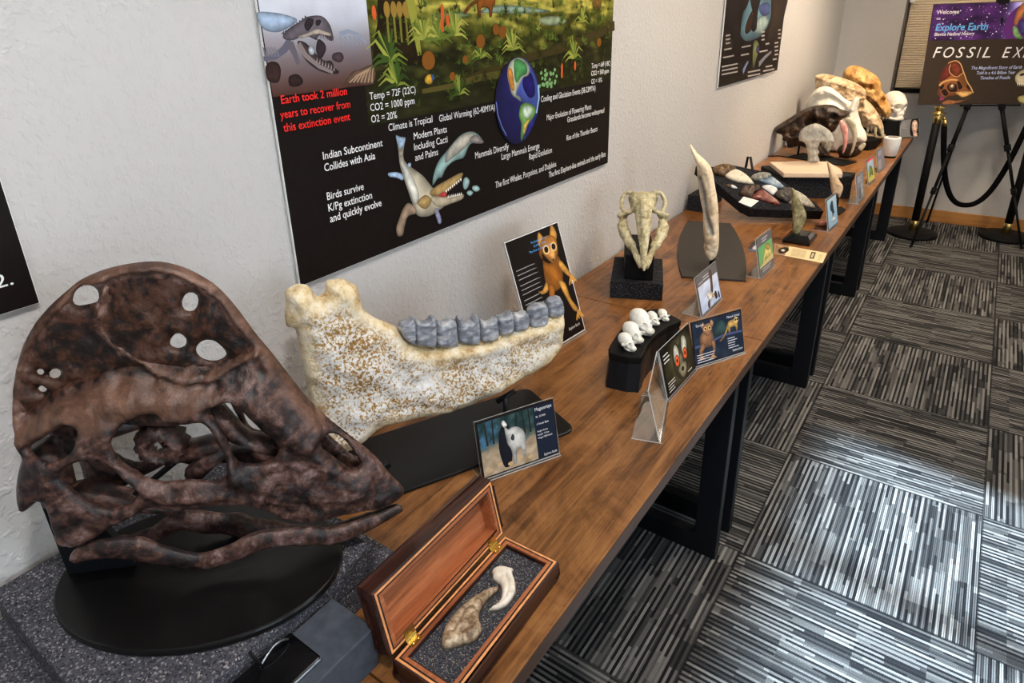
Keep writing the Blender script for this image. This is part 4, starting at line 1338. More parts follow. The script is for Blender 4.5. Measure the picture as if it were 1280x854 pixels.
tag(cb, 'smaller cream white curved claw lying in the open wooden box', 'claw', 'claws in the wooden box')
# ------------------------------------------------------------------ cards in clear holders
def card_frame(x, y, yaw, tilt, w_, h_):
    a = math.radians(yaw); tl = math.radians(tilt)
    u = np.array([math.cos(a), math.sin(a), 0]); nn = np.array([math.sin(a), -math.cos(a), 0])
    up = np.array([0, 0, math.cos(tl)]) - nn * math.sin(tl)
    return Frame(np.array([x, y, T + .006]) - u * w_ / 2, u, up), u, nn
def holder(label, x, y, yaw, tilt, w_, h_, art, cat='card holder', back=None, group='acrylic holders along the table front', foot=True, blank=False, cardname='info_card'):
    F, u, nn = card_frame(x, y, yaw, tilt, w_, h_)
    t = thing('card_holder', label, cat, (x, y, T), group)
    e = .002
    def edges(o):
        o.data.materials.append(MT['clear_edge'])
        for p in o.data.polygons:
            if p.area < .0012:
                p.material_index = 1
    edges(obj('panel', panel(NB(), F, -e, w_ + e, -.001, h_ + e, -.0045, -.002), MT['clear'], t))
    fl = .062 if foot is True else foot
    if foot:
        fr = Frame(F.P(0, 0), F.U, -nn * 1.0)
        O = F.P(0, 0) - np.array([0, 0, .0056])
        fr = Frame(O, F.U, -nn)
        fr.N = np.array([0, 0, 1.])
        bm = NB()
        q = [fr.P(-e, -.003, 0), fr.P(w_ + e, -.003, 0), fr.P(w_ + e, fl, 0), fr.P(-e, fl, 0)]
        prism(bm, [(p[0], p[1]) for p in q], T + .0004, T + .0030)
        q2 = [F.P(-e, -.001, -.0045), F.P(w_ + e, -.001, -.0045), F.P(w_ + e, -.001, -.002), F.P(-e, -.001, -.002)]
        lo = [np.array([p[0], p[1], T + .0028]) for p in q2]
        vs = [bm.verts.new(tuple(p)) for p in lo + q2]
        for f in ((3, 2, 1, 0), (4, 5, 6, 7), (0, 1, 5, 4), (1, 2, 6, 5), (2, 3, 7, 6), (3, 0, 4, 7)):
            bm.faces.new([vs[i] for i in f])
        edges(obj('foot', bm, MT['clear'], t))
    if not blank:
        c = obj(cardname, panel(NB(), F, .0005, w_ - .0005, .001, h_ - .0005, -.0018, -.0004), back or MT['black_print'], t)
        art(Frame(F.P(0, 0, -.0004), F.U, F.V), w_, h_, c)
    return t
def A4(F, w_, h_, c):
    """card artwork in 0..1 coordinates"""
    A = Art('printed_picture', F, c, .0002)
    S2 = lambda pts: [(x * w_, y * h_) for x, y in pts]
    return A, S2
def art_mega(F, w_, h_, c):
    A, S2 = A4(F, w_, h_, c)
    def bg(a, b):
        n_ = noise.fractal((a * 7, b * 7, 4.), 1, 2, 4)
        k = np.clip((b - .42) * 5 + n_ * .8, 0, 1)
        base = np.array((40, 62, 62)) * k + np.array((168, 148, 122)) * (1 - k)
        if b > .5 and a < .35:
            base = base + np.array((10, 30, 60)) * np.clip(n_ + .4, 0, 1)
        return tuple(np.clip(base + n_ * 34, 0, 255))
    A.grid(S2([(.02, .03), (.72, .03), (.72, .97), (.02, .97)]), 34, 26, bg)
    A.poly(S2([(.72, .03), (.985, .03), (.985, .97), (.72, .97)]), (24, 32, 48))
    for x in (.1, .2, .5, .58, .66):
        A.stroke(S2([(x, 1 - .04), (x + random.uniform(-.02, .02), .55)]), .003, .004, (30, 34, 30))
    A.spoly(S2([(.26, .20), (.24, .45), (.27, .72), (.34, .86), (.40, .80), (.38, .55), (.40, .30), (.36, .10), (.29, .08)]), (22, 24, 32))
    A.spoly(S2([(.34, .80), (.38, .72), (.44, .74), (.52, .70), (.58, .58), (.58, .35), (.56, .16), (.54, .14), (.52, .34), (.46, .30), (.44, .10), (.40, .10), (.39, .35), (.35, .50)]), (222, 220, 214))
    A.spoly(S2([(.33, .78), (.31, .86), (.34, .90), (.38, .80)]), (236, 232, 226))
    A.spoly(S2([(.40, .55), (.43, .50), (.45, .56), (.43, .62)]), (60, 58, 62))
    for k in range(5):
        x = .1 + k * .13
        A.disc(x * w_, (.12 + .05 * (k % 2)) * h_, .006, .004, (196, 164, 120))
    A.done()
    for s_, v_, hh, ww in (("Megacerops", .88, .062, .22), ("38 - 33 MYA", .76, .034, .13), ("A Thunder Beast", .63, .034, .16), ("Height: 8 feet", .50, .03, .14), ("Length: 15 feet", .44, .03, .15), ("Weight: 7,000 Pounds", .38, .03, .19), ("Explore Earth", .05, .045, .17)):
        text(s_, F, (.745 if 'Ex' not in s_ else .80) * w_, v_ * h_, ww * w_, hh * h_, MT['ink_white'], c, .0006)
mh = holder('card titled Megacerops with a black and white animal, before the big jaw bone', -.614, .893, 63.2, 12.5, .177, .120, art_mega)
def primate(A, S2, cx, cy, k, body=(176, 116, 52), lt=(206, 156, 88), asp=.72):
    P = lambda pts: S2([(cx + x * k * 1., cy + y * k * asp) for x, y in pts])
    A.spoly(P([(-.25, -.1), (-.3, -.45), (-.1, -.62), (.12, -.6), (.25, -.35), (.2, 0), (0, .1)]), body)
    A.spoly(P([(-.16, -.2), (-.34, -.6), (-.36, -.95), (-.28, -1.0), (-.2, -.7), (-.05, -.4)]), body)
    A.spoly(P([(.1, -.25), (.3, -.6), (.42, -.9), (.34, -1.0), (.2, -.75), (0, -.45)]), lt)
    for fx, fy in ((-.34, -.98), (.40, -.95)):
        for q in (-.12, -.04, .04, .12):
            A.stroke(P([(fx, fy), (fx + q, fy - .13), (fx + q * 1.5, fy - .2)]), .02 * k * .1, .01 * k * .1, lt)
    A.spoly(P([(-.32, .42), (-.42, .22), (-.34, .1), (-.2, .12), (-.16, .34)]), lt)
    A.spoly(P([(.2, .44), (.36, .3), (.34, .1), (.2, .1), (.12, .3)]), lt)
    A.spoly(P([(-.24, .2), (-.2, -.05), (-.04, -.2), (.12, -.1), (.24, .1), (.2, .32), (0, .42), (-.18, .36)]), lt)
    A.spoly(P([(-.12, -.02), (0, -.16), (.1, -.02), (.04, .12), (-.06, .12)]), (226, 186, 136))
    for ex in (-.12, .1):
        A.disc(*P([(ex, .1)])[0], .075 * k * .16, .075 * k * .16, (240, 226, 190)); A.disc(*P([(ex, .1)])[0], .045 * k * .16, .045 * k * .16, (40, 20, 12))
    A.spoly(P([(-.04, -.05), (.03, -.05), (0, -.1)], ), (80, 40, 30))
def art_purg(F, w_, h_, c):
    A, S2 = A4(F, w_, h_, c)
    A.poly(S2([(0, 0), (1, 0), (1, .008), (0, .008)]), (226, 226, 226)); A.poly(S2([(0, 0), (.012, 0), (.012, 1), (0, 1)]), (226, 226, 226))
    A.poly(S2([(0, .992), (1, .992), (1, 1), (0, 1)]), (226, 226, 226)); A.poly(S2([(.988, 0), (1, 0), (1, 1), (.988, 1)]), (226, 226, 226))
    P = lambda pts: S2([(.70 + x * .30, .60 + y * .215) for x, y in pts])
    bo, lt = (164, 100, 36), (204, 148, 70)
    A.spoly(P([(-.35, 1.2), (-.62, .9), (-.3, .5), (.1, .4), (.5, .55), (.55, 0), (.3, -.6), (-.4, -.7), (-.65, -.2), (-.55, .4)]), bo)
    A.spoly(P([(-.5, -.4), (-.7, -1.0), (-.72, -1.7), (-.55, -1.75), (-.35, -1.0), (-.2, -.5)]), bo)
    A.spoly(P([(.1, -.4), (.3, -1.1), (.55, -1.75), (.85, -1.95), (.9, -1.8), (.6, -1.3), (.5, -.6)]), lt)
    A.spoly(P([(.4, .1), (.7, -.3), (.95, -.5), (1.0, -.35), (.75, .1), (.5, .4)]), lt)
    A.spoly(P([(-.6, -.2), (-.95, -.45), (-1.2, -.4), (-1.0, -.6), (-.6, -.55)]), lt)
    for fx, fy, d in ((-.65, -1.75, -1), (.87, -1.9, -1), (.98, -.42, -1)):
        for q in (-.18, -.06, .06, .18):
            A.stroke(P([(fx, fy), (fx + q * 1.0, fy - .22), (fx + q * 1.4, fy - .34)]), .008, .004, lt)
    A.spoly(P([(-.3, 1.75), (-.52, 1.3), (-.25, 1.05), (0, 1.2)]), lt); A.spoly(P([(.55, 1.85), (.75, 1.4), (.5, 1.1), (.25, 1.3)]), lt)
    A.spoly(P([(-.35, 1.35), (-.4, .95), (-.1, .5), (.15, .35), (.45, .55), (.62, 1.0), (.55, 1.35), (.1, 1.5)]), (188, 124, 52))
    A.spoly(P([(-.12, .9), (.1, 1.0), (.35, .9), (.3, .55), (.14, .4), (0, .55)]), (222, 160, 92))
    for ex in (-.12, .36):
        A.disc(*P([(ex, .98)])[0], .0135, .0135, (226, 190, 130)); A.disc(*P([(ex, .98)])[0], .009, .009, (30, 16, 10))
    A.spoly(P([(.08, .52), (.2, .52), (.14, .42)]), (60, 30, 24))
    random.seed(5)
    for k in range(11):
        A.poly(S2([(.07, .74 - k * .038 - (k // 3) * .012), (.07 + random.uniform(.25, .4), .74 - k * .038 - (k // 3) * .012), (.07 + .3, .747 - k * .038 - (k // 3) * .012), (.07, .747 - k * .038 - (k // 3) * .012)]), (150, 150, 150))
    A.done()
    for s_, u_, v_, ww in (("The Extinction Era", .42, .905, .30), ("65 MYA - Today", .46, .87, .24), ("The Rise of the Mammals", .36, .835, .42)):
        text(s_, F, u_ * w_, v_ * h_, ww * w_, .018 * h_, MT['ink_blue'], c, .0006)
    text("Explore Earth", F, .70 * w_, .07 * h_, .22 * w_, .024 * h_, MT['ink_white'], c, .0006)
pg = holder('tall dark card with an orange furry primate, behind the jaw bone tip', -.820, 1.395, 84.3, 18.4, .230, .324, art_purg, foot=True)
def art_lemur(F, w_, h_, c):
    A, S2 = A4(F, w_, h_, c)
    def bg(a, b):
        n_ = noise.fractal((a * 4, b * 4, 2.), 1, 2, 3)
        r_ = math.hypot(a - .55, (b - .5) * .9)
        base = np.array((96, 88, 56)) * np.clip(1.25 - r_ * 1.7, .25, 1)
        return tuple(np.clip(base + n_ * 20, 0, 255))
    A.grid(S2([(.02, .03), (.98, .03), (.98, .97), (.02, .97)]), 24, 18, bg)
    A.spoly(S2([(.30, .55), (.34, .80), (.46, .90), (.56, .78), (.66, .90), (.78, .86), (.86, .65), (.80, .30), (.62, .10), (.45, .12), (.33, .30)]), (66, 62, 44))
    A.spoly(S2([(.36, .55), (.38, .78), (.46, .86), (.53, .70), (.51, .48), (.44, .40)]), (206, 202, 182))
    A.spoly(S2([(.64, .66), (.68, .88), (.78, .86), (.82, .68), (.76, .50), (.66, .52)]), (214, 210, 190))
    A.spoly(S2([(.50, .50), (.56, .62), (.63, .52), (.60, .28), (.52, .26)]), (120, 108, 84))
    A.spoly(S2([(.44, .30), (.50, .38), (.62, .40), (.72, .30), (.66, .14), (.54, .10)]), (150, 140, 112))
    A.disc(.575 * w_, .27 * h_, .008, .006, (36, 30, 26))
    for x in (.44, .72):
        A.disc(x * w_, .52 * h_, .0125, .0155, (30, 22, 16)); A.disc(x * w_, .52 * h_, .0105, .0135, (214, 96, 48)); A.disc(x * w_, .52 * h_, .004, .005, (20, 10, 8))
    A.dashes(.05 * w_, .84 * h_, .24 * w_, 3, .075 * h_, (220, 220, 214))
    A.dashes(.06 * w_, .26 * h_, .28 * w_, 4, .06 * h_, (210, 210, 200))
    A.dashes(.72 * w_, .10 * h_, .2 * w_, 1, .06 * h_, (210, 210, 200))
    A.done()
holder('card with a staring orange eyed face, beside the clear empty holder', -.466, 1.379, 89.5, 14.0, .175, .122, art_lemur)
def art_tars(F, w_, h_, c):
    A, S2 = A4(F, w_, h_, c)
    def bg(a, b):
        n_ = noise.fractal((a * 4, b * 4, 7.), 1, 2, 3)
        base = np.array((26, 34, 52)) + np.array((20, 26, 22)) * np.clip(n_ + .3, 0, 1)
        return tuple(np.clip(base, 0, 255))
    A.grid(S2([(.02, .03), (.98, .03), (.98, .97), (.02, .97)]), 20, 14, bg)
    A.spoly(S2([(.40, .60), (.5, .85), (.62, .86), (.70, .70), (.66, .58), (.5, .54)]), (52, 76, 76))
    A.stroke(S2([(.04, .42), (.3, .44), (.6, .52), (.98, .50)]), .007, .005, (70, 84, 120))
    P = lambda pts: S2([(.30 + x * .22, .56 + y * .30) for x, y in pts])
    bo, lt = (146, 104, 72), (188, 146, 110)
    A.spoly(P([(-.5, .5), (-.75, -.1), (-.6, -.6), (0, -.7), (.5, -.5), (.45, .2), (.2, .5)]), bo)
    A.spoly(P([(-.55, -.3), (-.85, -.8), (-.8, -1.3), (-.6, -1.35), (-.5, -.9), (-.25, -.5)]), bo)
    A.spoly(P([(.2, -.3), (.35, -.9), (.2, -1.4), (.4, -1.45), (.6, -.9), (.55, -.3)]), bo)
    for fx, fy in ((-.7, -1.3), (.28, -1.4)):
        for q in (-.3, -.1, .1, .3):
            A.stroke(P([(fx, fy), (fx + q, fy - .22)]), .004, .0025, lt)
    A.spoly(P([(-.35, 1.25), (-.5, .95), (-.3, .7), (-.1, .8)]), lt); A.spoly(P([(.4, 1.3), (.6, 1.0), (.4, .7), (.2, .85)]), lt)
    A.spoly(P([(-.35, .95), (-.35, .5), (0, .15), (.35, .4), (.42, .9), (.1, 1.1)]), (176, 128, 92))
    for ex in (-.16, .22):
        A.disc(*P([(ex, .72)])[0], .0052, .0056, (226, 190, 130)); A.disc(*P([(ex, .72)])[0], .003, .0034, (30, 16, 10))
    A.spoly(P([(-.06, .5), (.1, .5), (.03, .36)]), (204, 120, 110))
    Q = lambda pts: S2([(.80 + x * .13, .66 + y * .20) for x, y in pts])
    A.spoly(Q([(-.6, .3), (-1.0, -.5), (-1.8, -1.2), (-2.2, -1.25), (-1.6, -.9), (-1.0, -.1), (-.7, .5)]), (186, 140, 62))
    A.spoly(Q([(-.8, .2), (-.5, .7), (.2, .8), (.7, .9), (.9, .6), (.8, .1), (.7, -.6), (.5, -.6), (.4, -.1), (-.3, -.1), (-.4, -.6), (-.65, -.6)]), (196, 154, 84))
    A.disc(*Q([(.62, .62)])[0], .0075, .008, (216, 184, 120)); A.disc(*Q([(.5, .66)])[0], .0026, .003, (20, 14, 10)); A.disc(*Q([(.8, .66)])[0], .0026, .003, (20, 14, 10))
    A.dashes(.06 * w_, .22 * h_, .36 * w_, 4, .055 * h_, (210, 210, 216)); A.dashes(.68 * w_, .40 * h_, .22 * w_, 5, .055 * h_, (210, 210, 216))
    A.done()
    text("Tarsier", F, .08 * w_, .86 * h_, .16 * w_, .055 * h_, MT['ink_white'], c, .0006)
    text("Mouse Lemur", F, .70 * w_, .87 * h_, .26 * w_, .055 * h_, MT['ink_white'], c, .0006)
    text("Explore Earth", F, .76 * w_, .09 * h_, .20 * w_, .05 * h_, MT['ink_white'], c, .0006)
holder('dark card with two small furry primates, titled Tarsier and Mouse Lemur', -.430, 1.546, 62.3, 14.6, .171, .117, art_tars)
holder('clear empty acrylic holder seen nearly edge-on, in front of the orange eyed card', -.443, 1.212, 107.5, 14.5, .177, .121, None, blank=True)
MT['card_grey'] = plain('grey_card', (98, 96, 98), .45, var=.03)
def banner(A, S2, c0, v0=.78):
    A.poly(S2([(0, v0), (1, v0), (1, 1), (0, 1)]), c0)
def art_bird(F, w_, h_, c):
    A, S2 = A4(F, w_, h_, c)
    A.grid(S2([(.03, .03), (.97, .03), (.97, .74), (.03, .74)]), 14, 12, lambda a, b: tuple(np.clip(np.array((176, 194, 226)) * (1 - b) + np.array((206, 214, 232)) * b + 26 * noise.fractal((a * 4, b * 4, 1.), 1, 2, 3), 0, 255)))
    A.spoly(S2([(.62, .92), (.72, .90), (.70, .60), (.66, .36), (.55, .30), (.56, .45), (.60, .65)]), (98, 74, 60))
    A.spoly(S2([(.35, .42), (.5, .44), (.62, .32), (.55, .18), (.42, .20)]), (226, 222, 216))
    A.spoly(S2([(.35, .20), (.45, .22), (.42, .04), (.33, .06)]), (92, 72, 58))
    A.spoly(S2([(.60, .30), (.70, .26), (.68, .20), (.58, .22)]), (204, 160, 96))
    A.spoly(S2([(.7, .28), (.78, .30), (.82, .12), (.72, .10)]), (40, 40, 52)); A.spoly(S2([(.85, .22), (.9, .24), (.93, .08), (.86, .06)]), (40, 40, 52))
    A.dashes(.3 * w_, .88 * h_, .4 * w_, 2, .07 * h_, (220, 220, 220)); A.dashes(.08 * w_, .80 * h_, .2 * w_, 1, .06 * h_, (214, 214, 214))
    A.done()
holder('grey topped card with a seabird on pale blue, before the upright tusk', -.559, 1.859, 89.2, 14.9, .170, .118, art_bird, back=MT['card_grey'])
def art_green(F, w_, h_, c):
    A, S2 = A4(F, w_, h_, c)
    A.poly(S2([(.04, .24), (.96, .24), (.96, .76), (.04, .76)]), (108, 172, 110))
    A.spoly(S2([(.15, .22), (.3, .45), (.5, .68), (.62, .72), (.8, .62), (.9, .4), (.92, .28), (.6, .30), (.45, .36), (.35, .24)]), (226, 210, 130))
    A.poly(S2([(.04, .20), (.96, .20), (.96, .34), (.5, .32), (.04, .24)]), (204, 186, 128))
    A.spoly(S2([(.5, .62), (.62, .70), (.8, .60), (.7, .5)]), (186, 160, 84))
    A.dashes(.32 * w_, .90 * h_, .4 * w_, 2, .07 * h_, (220, 220, 220)); A.dashes(.2 * w_, .12 * h_, .6 * w_, 2, .06 * h_, (200, 200, 200))
    A.done()
holder('small card with a yellow animal on green, standing beside the cream bookmark', -.502, 2.257, 87.6, 12.4, .154, .131, art_green, back=MT['card_grey'], foot=.048)
def art_shark(F, w_, h_, c):
    A, S2 = A4(F, w_, h_, c)
    A.grid(S2([(.04, .04), (.96, .04), (.96, .96), (.04, .96)]), 10, 10, lambda a, b: tuple(np.array((140, 178, 206)) * (1 - b) + np.array((176, 206, 224)) * b))
    A.spoly(S2([(.3, .72), (.45, .85), (.6, .82), (.62, .6), (.7, .4), (.6, .42), (.5, .3), (.45, .5), (.35, .55)]), (42, 58, 72))
    A.spoly(S2([(.2, .25), (.5, .35), (.8, .25), (.6, .15)]), (206, 222, 232))
    A.done()
holder('small pale blue card with a dark shark shape, behind the pedestal tooth', -.413, 2.902, 86.5, 12.5, .143, .128, art_shark, back=MT['card_grey'])
def art_plain(cols):
    def f_(F, w_, h_, c):
        A, S2 = A4(F, w_, h_, c)
        for (q, col) in cols:
            A.spoly(S2(q), col, 2) if len(q) > 4 else A.poly(S2(q), col)
        A.dashes(.15 * w_, .86 * h_, .6 * w_, 3, .07 * h_, (206, 206, 206))
        A.done()
    return f_
sq = lambda a, b, c, d: [(a, b), (c, b), (c, d), (a, d)]
holder('small grey card with a pale standing figure, beside the block under the grey fossil', -.389, 3.413, 88.5, 12.7, .153, .124, art_plain([(sq(.04, .04, .96, .96), (132, 136, 146)), ([(.6, .1), (.62, .5), (.66, .62), (.75, .6), (.78, .4), (.76, .1)], (206, 200, 192)), ([(.2, .1), (.25, .4), (.4, .5), (.5, .3), (.5, .1)], (108, 108, 112))]), back=MT['card_grey'], foot=.046)
holder('small yellow and green picture card with a red top edge, between two grey cards', -.403, 3.816, 86.2, 13.6, .148, .122, art_plain([(sq(.04, .04, .96, .96), (150, 176, 196)), (sq(.04, .04, .96, .5), (188, 182, 96)), (sq(.04, .9, .96, .98), (228, 60, 66)), ([(.2, .2), (.3, .6), (.5, .7), (.7, .5), (.75, .2), (.5, .3)], (108, 128, 66))]), back=MT['card_grey'])
holder('small plain grey card standing just before the white speaker', -.400, 4.128, 85.7, 12.5, .159, .120, art_plain([(sq(.04, .04, .96, .96), (124, 126, 138)), (sq(.1, .1, .5, .5), (160, 150, 150))]), back=MT['card_grey'])
MT['card_dark'] = plain('dark_card', (52, 48, 50), .45)
holder('dark card seen nearly edge-on, between the white speaker and the face card', -.395, 4.93, 96, 10, .140, .120, art_plain([(sq(.04, .04, .96, .96), (70, 66, 70))]), back=MT['card_dark'])
def art_face(F, w_, h_, c):
    A, S2 = A4(F, w_, h_, c)
    A.poly(S2(sq(.02, .03, .98, .97)), (118, 118, 122))
    A.spoly(S2([(.55, .10), (.52, .5), (.58, .95), (.75, .99), (.96, .95), (.97, .4), (.95, .03), (.75, .03)]), (40, 26, 24))
    A.spoly(S2([(.62, .80), (.60, .50), (.66, .26), (.74, .14), (.84, .24), (.90, .5), (.88, .82), (.76, .94)]), (236, 204, 186))
    A.spoly(S2([(.68, .20), (.72, .03), (.90, .03), (.86, .25)]), (222, 186, 166))
    for x in (.67, .82):
        A.spoly(S2([(x - .04, .60), (x, .63), (x + .04, .60), (x, .58)]), (50, 34, 32)); A.stroke(S2([(x - .05, .68), (x + .05, .69)]), .002, .0015, (70, 46, 40))
    A.spoly(S2([(.69, .34), (.745, .37), (.80, .34), (.745, .30)]), (186, 40, 44))
    A.stroke(S2([(.745, .60), (.73, .45), (.75, .43)]), .002, .002, (206, 164, 146))
    A.dashes(.08 * w_, .80 * h_, .3 * w_, 6, .06 * h_, (156, 156, 160))
    A.done()
holder('grey card with a red lipped face, below the white human skull', -.386, 5.295, 47.4, 13.5, .152, .121, art_face, back=MT['card_grey'], foot=False)
# ------------------------------------------------------------------ bird skull on its blocks
def quadblock(name, pts, z0, z1, mat, label, cat, bev=.003):
    return tag(obj(name, prism(NB(), pts, z0, z1, bev), mat), label, cat)
quadblock('foam_block', [(-.860, 1.765), (-.709, 1.830), (-.802, 2.046), (-.953, 1.981)], T, .800, MT['foam_dark'], 'charcoal foam block under the black box and long billed bird skull', 'foam block')
quadblock('riser_block', [(-.830, 1.803), (-.747, 1.836), (-.842, 2.03), (-.925, 1.997)], .8003, .884, MT['matte_black'], 'smooth black riser block carrying the long billed bird skull', 'block')
MT['bird_bone'] = bone_mat('yellowish_bird_bone', [(.28, (70, 62, 42)), (.42, (148, 136, 100)), (.55, (196, 186, 150)), (.72, (226, 218, 190))], 38, .5, .5, 190)
bs = thing('bird_skull', 'yellowish long billed bird skull pointing its bill down over a black block', 'skull', (-.83, 1.93, .884))
tip, top_ = np.array([-.752, 1.772, .855]), np.array([-.853, 1.965, 1.035])
dv = top_ - tip; LB = np.linalg.norm(dv); dv /= LB
side = np.cross(dv, (0, 0, 1)); side /= np.linalg.norm(side)
if side[0] < 0:
    side = -side
upv = np.cross(side, dv)
if upv @ (CAMC - tip) < 0:
    upv = -upv
BM = Matrix(((side[0], dv[0], upv[0], tip[0]), (side[1], dv[1], upv[1], tip[1]), (side[2], dv[2], upv[2], tip[2]), (0, 0, 0, 1)))
def birdadd_(bm):
    e_ = lambda x, y, z, a, b, c: ell(bm, (x, y, z), (a, b, c))
    e_(0, .245, .0, .044, .036, .030); e_(0, .262, -.012, .038, .028, .034)
    for s_ in (-1, 1):
        tube(bm, spline([(s_ * .040, .272, .012), (s_ * .060, .262, .012), (s_ * .064, .236, .010), (s_ * .052, .212, .006), (s_ * .040, .200, .004)], 5, False), .007, 8)
        tube(bm, spline([(s_ * .024, .215, .018), (s_ * .040, .208, .012), (s_ * .058, .205, .0), (s_ * .072, .206, -.006)], 4, False), [.008] * 6 + [.007] * 7, 8)
        e_(s_ * .066, .206, -.004, .010, .009, .009)
        tube(bm, spline([(s_ * .052, .196, -.012), (s_ * .060, .170, -.014), (s_ * .054, .130, -.014), (s_ * .040, .090, -.012), (s_ * .022, .05, -.010), (s_ * .006, .01, -.006)], 5, False), [.010] * 5 + [.013] * 8 + [.010] * 6 + [.007] * 7, 8, flat=1.3)
    tube(bm, [(0, .235, .022), (0, .19, .026), (0, .14, .022), (0, .09, .015), (0, .045, .008), (0, .0, .0)], [.030, .029, .023, .0165, .012, .005], 14, flat=.75)
    tube(bm, [(.012, .215, .034), (.011, .15, .032), (.006, .08, .020), (.002, .01, .006)], [.010, .009, .007, .004], 10)
    tube(bm, [(-.015, .215, .033), (-.012, .15, .030), (-.006, .08, .018), (-.002, .01, .005)], [.011, .009, .007, .004], 10)
def birdadd(bm):
    e_ = lambda x, y, z, a, b, c: ell(bm, (x, y, z), (a, b, c))
    e_(0, .262, .006, .050, .030, .026); e_(0, .255, -.014, .040, .034, .034); e_(0, .232, .014, .036, .026, .022)
    for s_ in (-1, 1):
        tube(bm, spline([(s_ * .030, .286, .014), (s_ * .056, .284, .012), (s_ * .068, .262, .008), (s_ * .068, .236, .004), (s_ * .058, .216, .002)], 5, False), .0075, 8)
        tube(bm, [(s_ * .030, .222, .010), (s_ * .050, .212, .004), (s_ * .070, .208, -.004)], [.010, .008, .008], 8)
        e_(s_ * .072, .208, -.004, .012, .010, .010)
        tube(bm, [(s_ * .050, .230, -.014), (s_ * .060, .205, -.016)], .009, 8)
        tube(bm, spline([(s_ * .060, .196, -.014), (s_ * .064, .170, -.012), (s_ * .054, .135, -.010), (s_ * .038, .10, -.008), (s_ * .022, .06, -.006), (s_ * .006, .015, -.004)], 5, False), [.012] * 4 + [.0155] * 7 + [.013] * 6 + [.009] * 9, 8, flat=1.2)
    tube(bm, [(0, .235, .016), (0, .205, .022), (0, .15, .018), (0, .10, .013), (0, .05, .007), (0, .0, .0)], [.030, .034, .027, .020, .013, .006], 14, flat=.7)
    tube(bm, [(.015, .218, .034), (.013, .15, .028), (.007, .08, .018), (.002, .01, .006)], [.012, .010, .007, .004], 10)
    tube(bm, [(-.018, .218, .032), (-.014, .15, .026), (-.007, .08, .016), (-.002, .01, .005)], [.013, .010, .007, .004], 10)
def birdsub(bm):
    for s_ in (-1, 1):
        ell(bm, (s_ * .050, .250, .018), (.0125, .022, .026))
        ell(bm, (s_ * .040, .175, .004), (.006, .024, .03))
sculpt('skull', birdadd, MT['bird_bone'], bs, .0022, 4, birdsub, BM, (.0018, 60))
# ------------------------------------------------------------------ curved stand with five little skulls
cs = thing('curved_stand', 'black curved stand holding five small white skulls', 'stand', (-.61, 1.41, T))
Z5 = crop(740, 370, 6.1)
SZ = .832
topp = [tuple(at(*p, z=SZ)[:2]) for p in Z5([(125, 400), (140, 365), (190, 290), (250, 220), (330, 150), (420, 105), (490, 95), (560, 120), (640, 160), (682, 185), (640, 205), (580, 230), (510, 280), (455, 330), (420, 375), (400, 430), (375, 470), (280, 465), (195, 448), (130, 432)])]
obj('top_tray', prism(NB(), topp, SZ - .018, SZ, .003), MT['matte_black'], cs)
cxy = np.mean(np.array(topp), 0)
lowp = [tuple(cxy + (np.array(p) - cxy) * 1.03 + np.array([.002, -.008])) for p in topp]
midp = [tuple(cxy + (np.array(p) - cxy) * .965) for p in topp]
bm = NB()
a_ = [bm.verts.new((p[0], p[1], T)) for p in lowp]; b_ = [bm.verts.new((p[0], p[1], SZ - .0185)) for p in midp]
bm.faces.new(a_[::-1]); bm.faces.new(b_)
for i in range(len(a_)):
    j = (i + 1) % len(a_)
    bm.faces.new((a_[i], a_[j], b_[j], b_[i]))
obj('body', bm, MT['steel'], cs)
MT['white_skull'] = bone_mat('white_resin_skull', [(.3, (226, 224, 214)), (.6, (240, 238, 230)), (.8, (246, 244, 240))], 30, .5, .12, 160)
def monkey(bm):
    ell(bm, (-.010, 0, .017), (.018, .0135, .0145)); ell(bm, (.005, 0, .012), (.012, .011, .010))
    ell(bm, (.016, 0, .007), (.009, .007, .006))
    for s_ in (-1, 1):
        tube(bm, [(.012, s_ * .004, .018), (.012, s_ * .012, .017), (.006, s_ * .0145, .012), (-.004, s_ * .0135, .010)], .0026, 8)
    tube(bm, [(-.002, .008, .004), (.010, .007, .002), (.020, 0, .0025), (.010, -.007, .002), (-.002, -.008, .004)], .0032, 8)
def monkey_cut(bm):
    for s_ in (-1, 1):
        ell(bm, (.0135, s_ * .0075, .0145), (.0055, .0048, .0048))
    ell(bm, (.0245, 0, .0105), (.003, .002, .003))
base_me = None
spec = [((272, 402), 1.0, -25, 'nearest the camera of the five'), ((318, 338), 1.2, -27, 'second from the near end'), ((385, 270), 1.5, -30, 'the largest, third of five'), ((470, 210), .82, -32, 'just behind the largest one'), ((548, 180), .72, -34, 'smallest and farthest of five')]
for p, k, yaw, ds_ in spec:
    c_ = at(*Z5([p])[0], z=SZ)
    if base_me is None:
        o = sculpt('monkey_skull', monkey, MT['white_skull'], None, .0011, 3, monkey_cut, None, (.0004, 200))
        base_me = o
        z_ = min(v.co.z for v in o.data.vertices)
        for v in o.data.vertices:
            v.co.z -= z_
    else:
        o = base_me.copy()
        COL.objects.link(o)
    o.location = (c_[0], c_[1], SZ + .0003)
    o.rotation_euler = (0, 0, math.radians(yaw))
    o.scale = (k * 1.15,) * 3
    tag(o, 'small white skull on the curved stand, ' + ds_, 'skull', 'small white skulls on the curved stand')
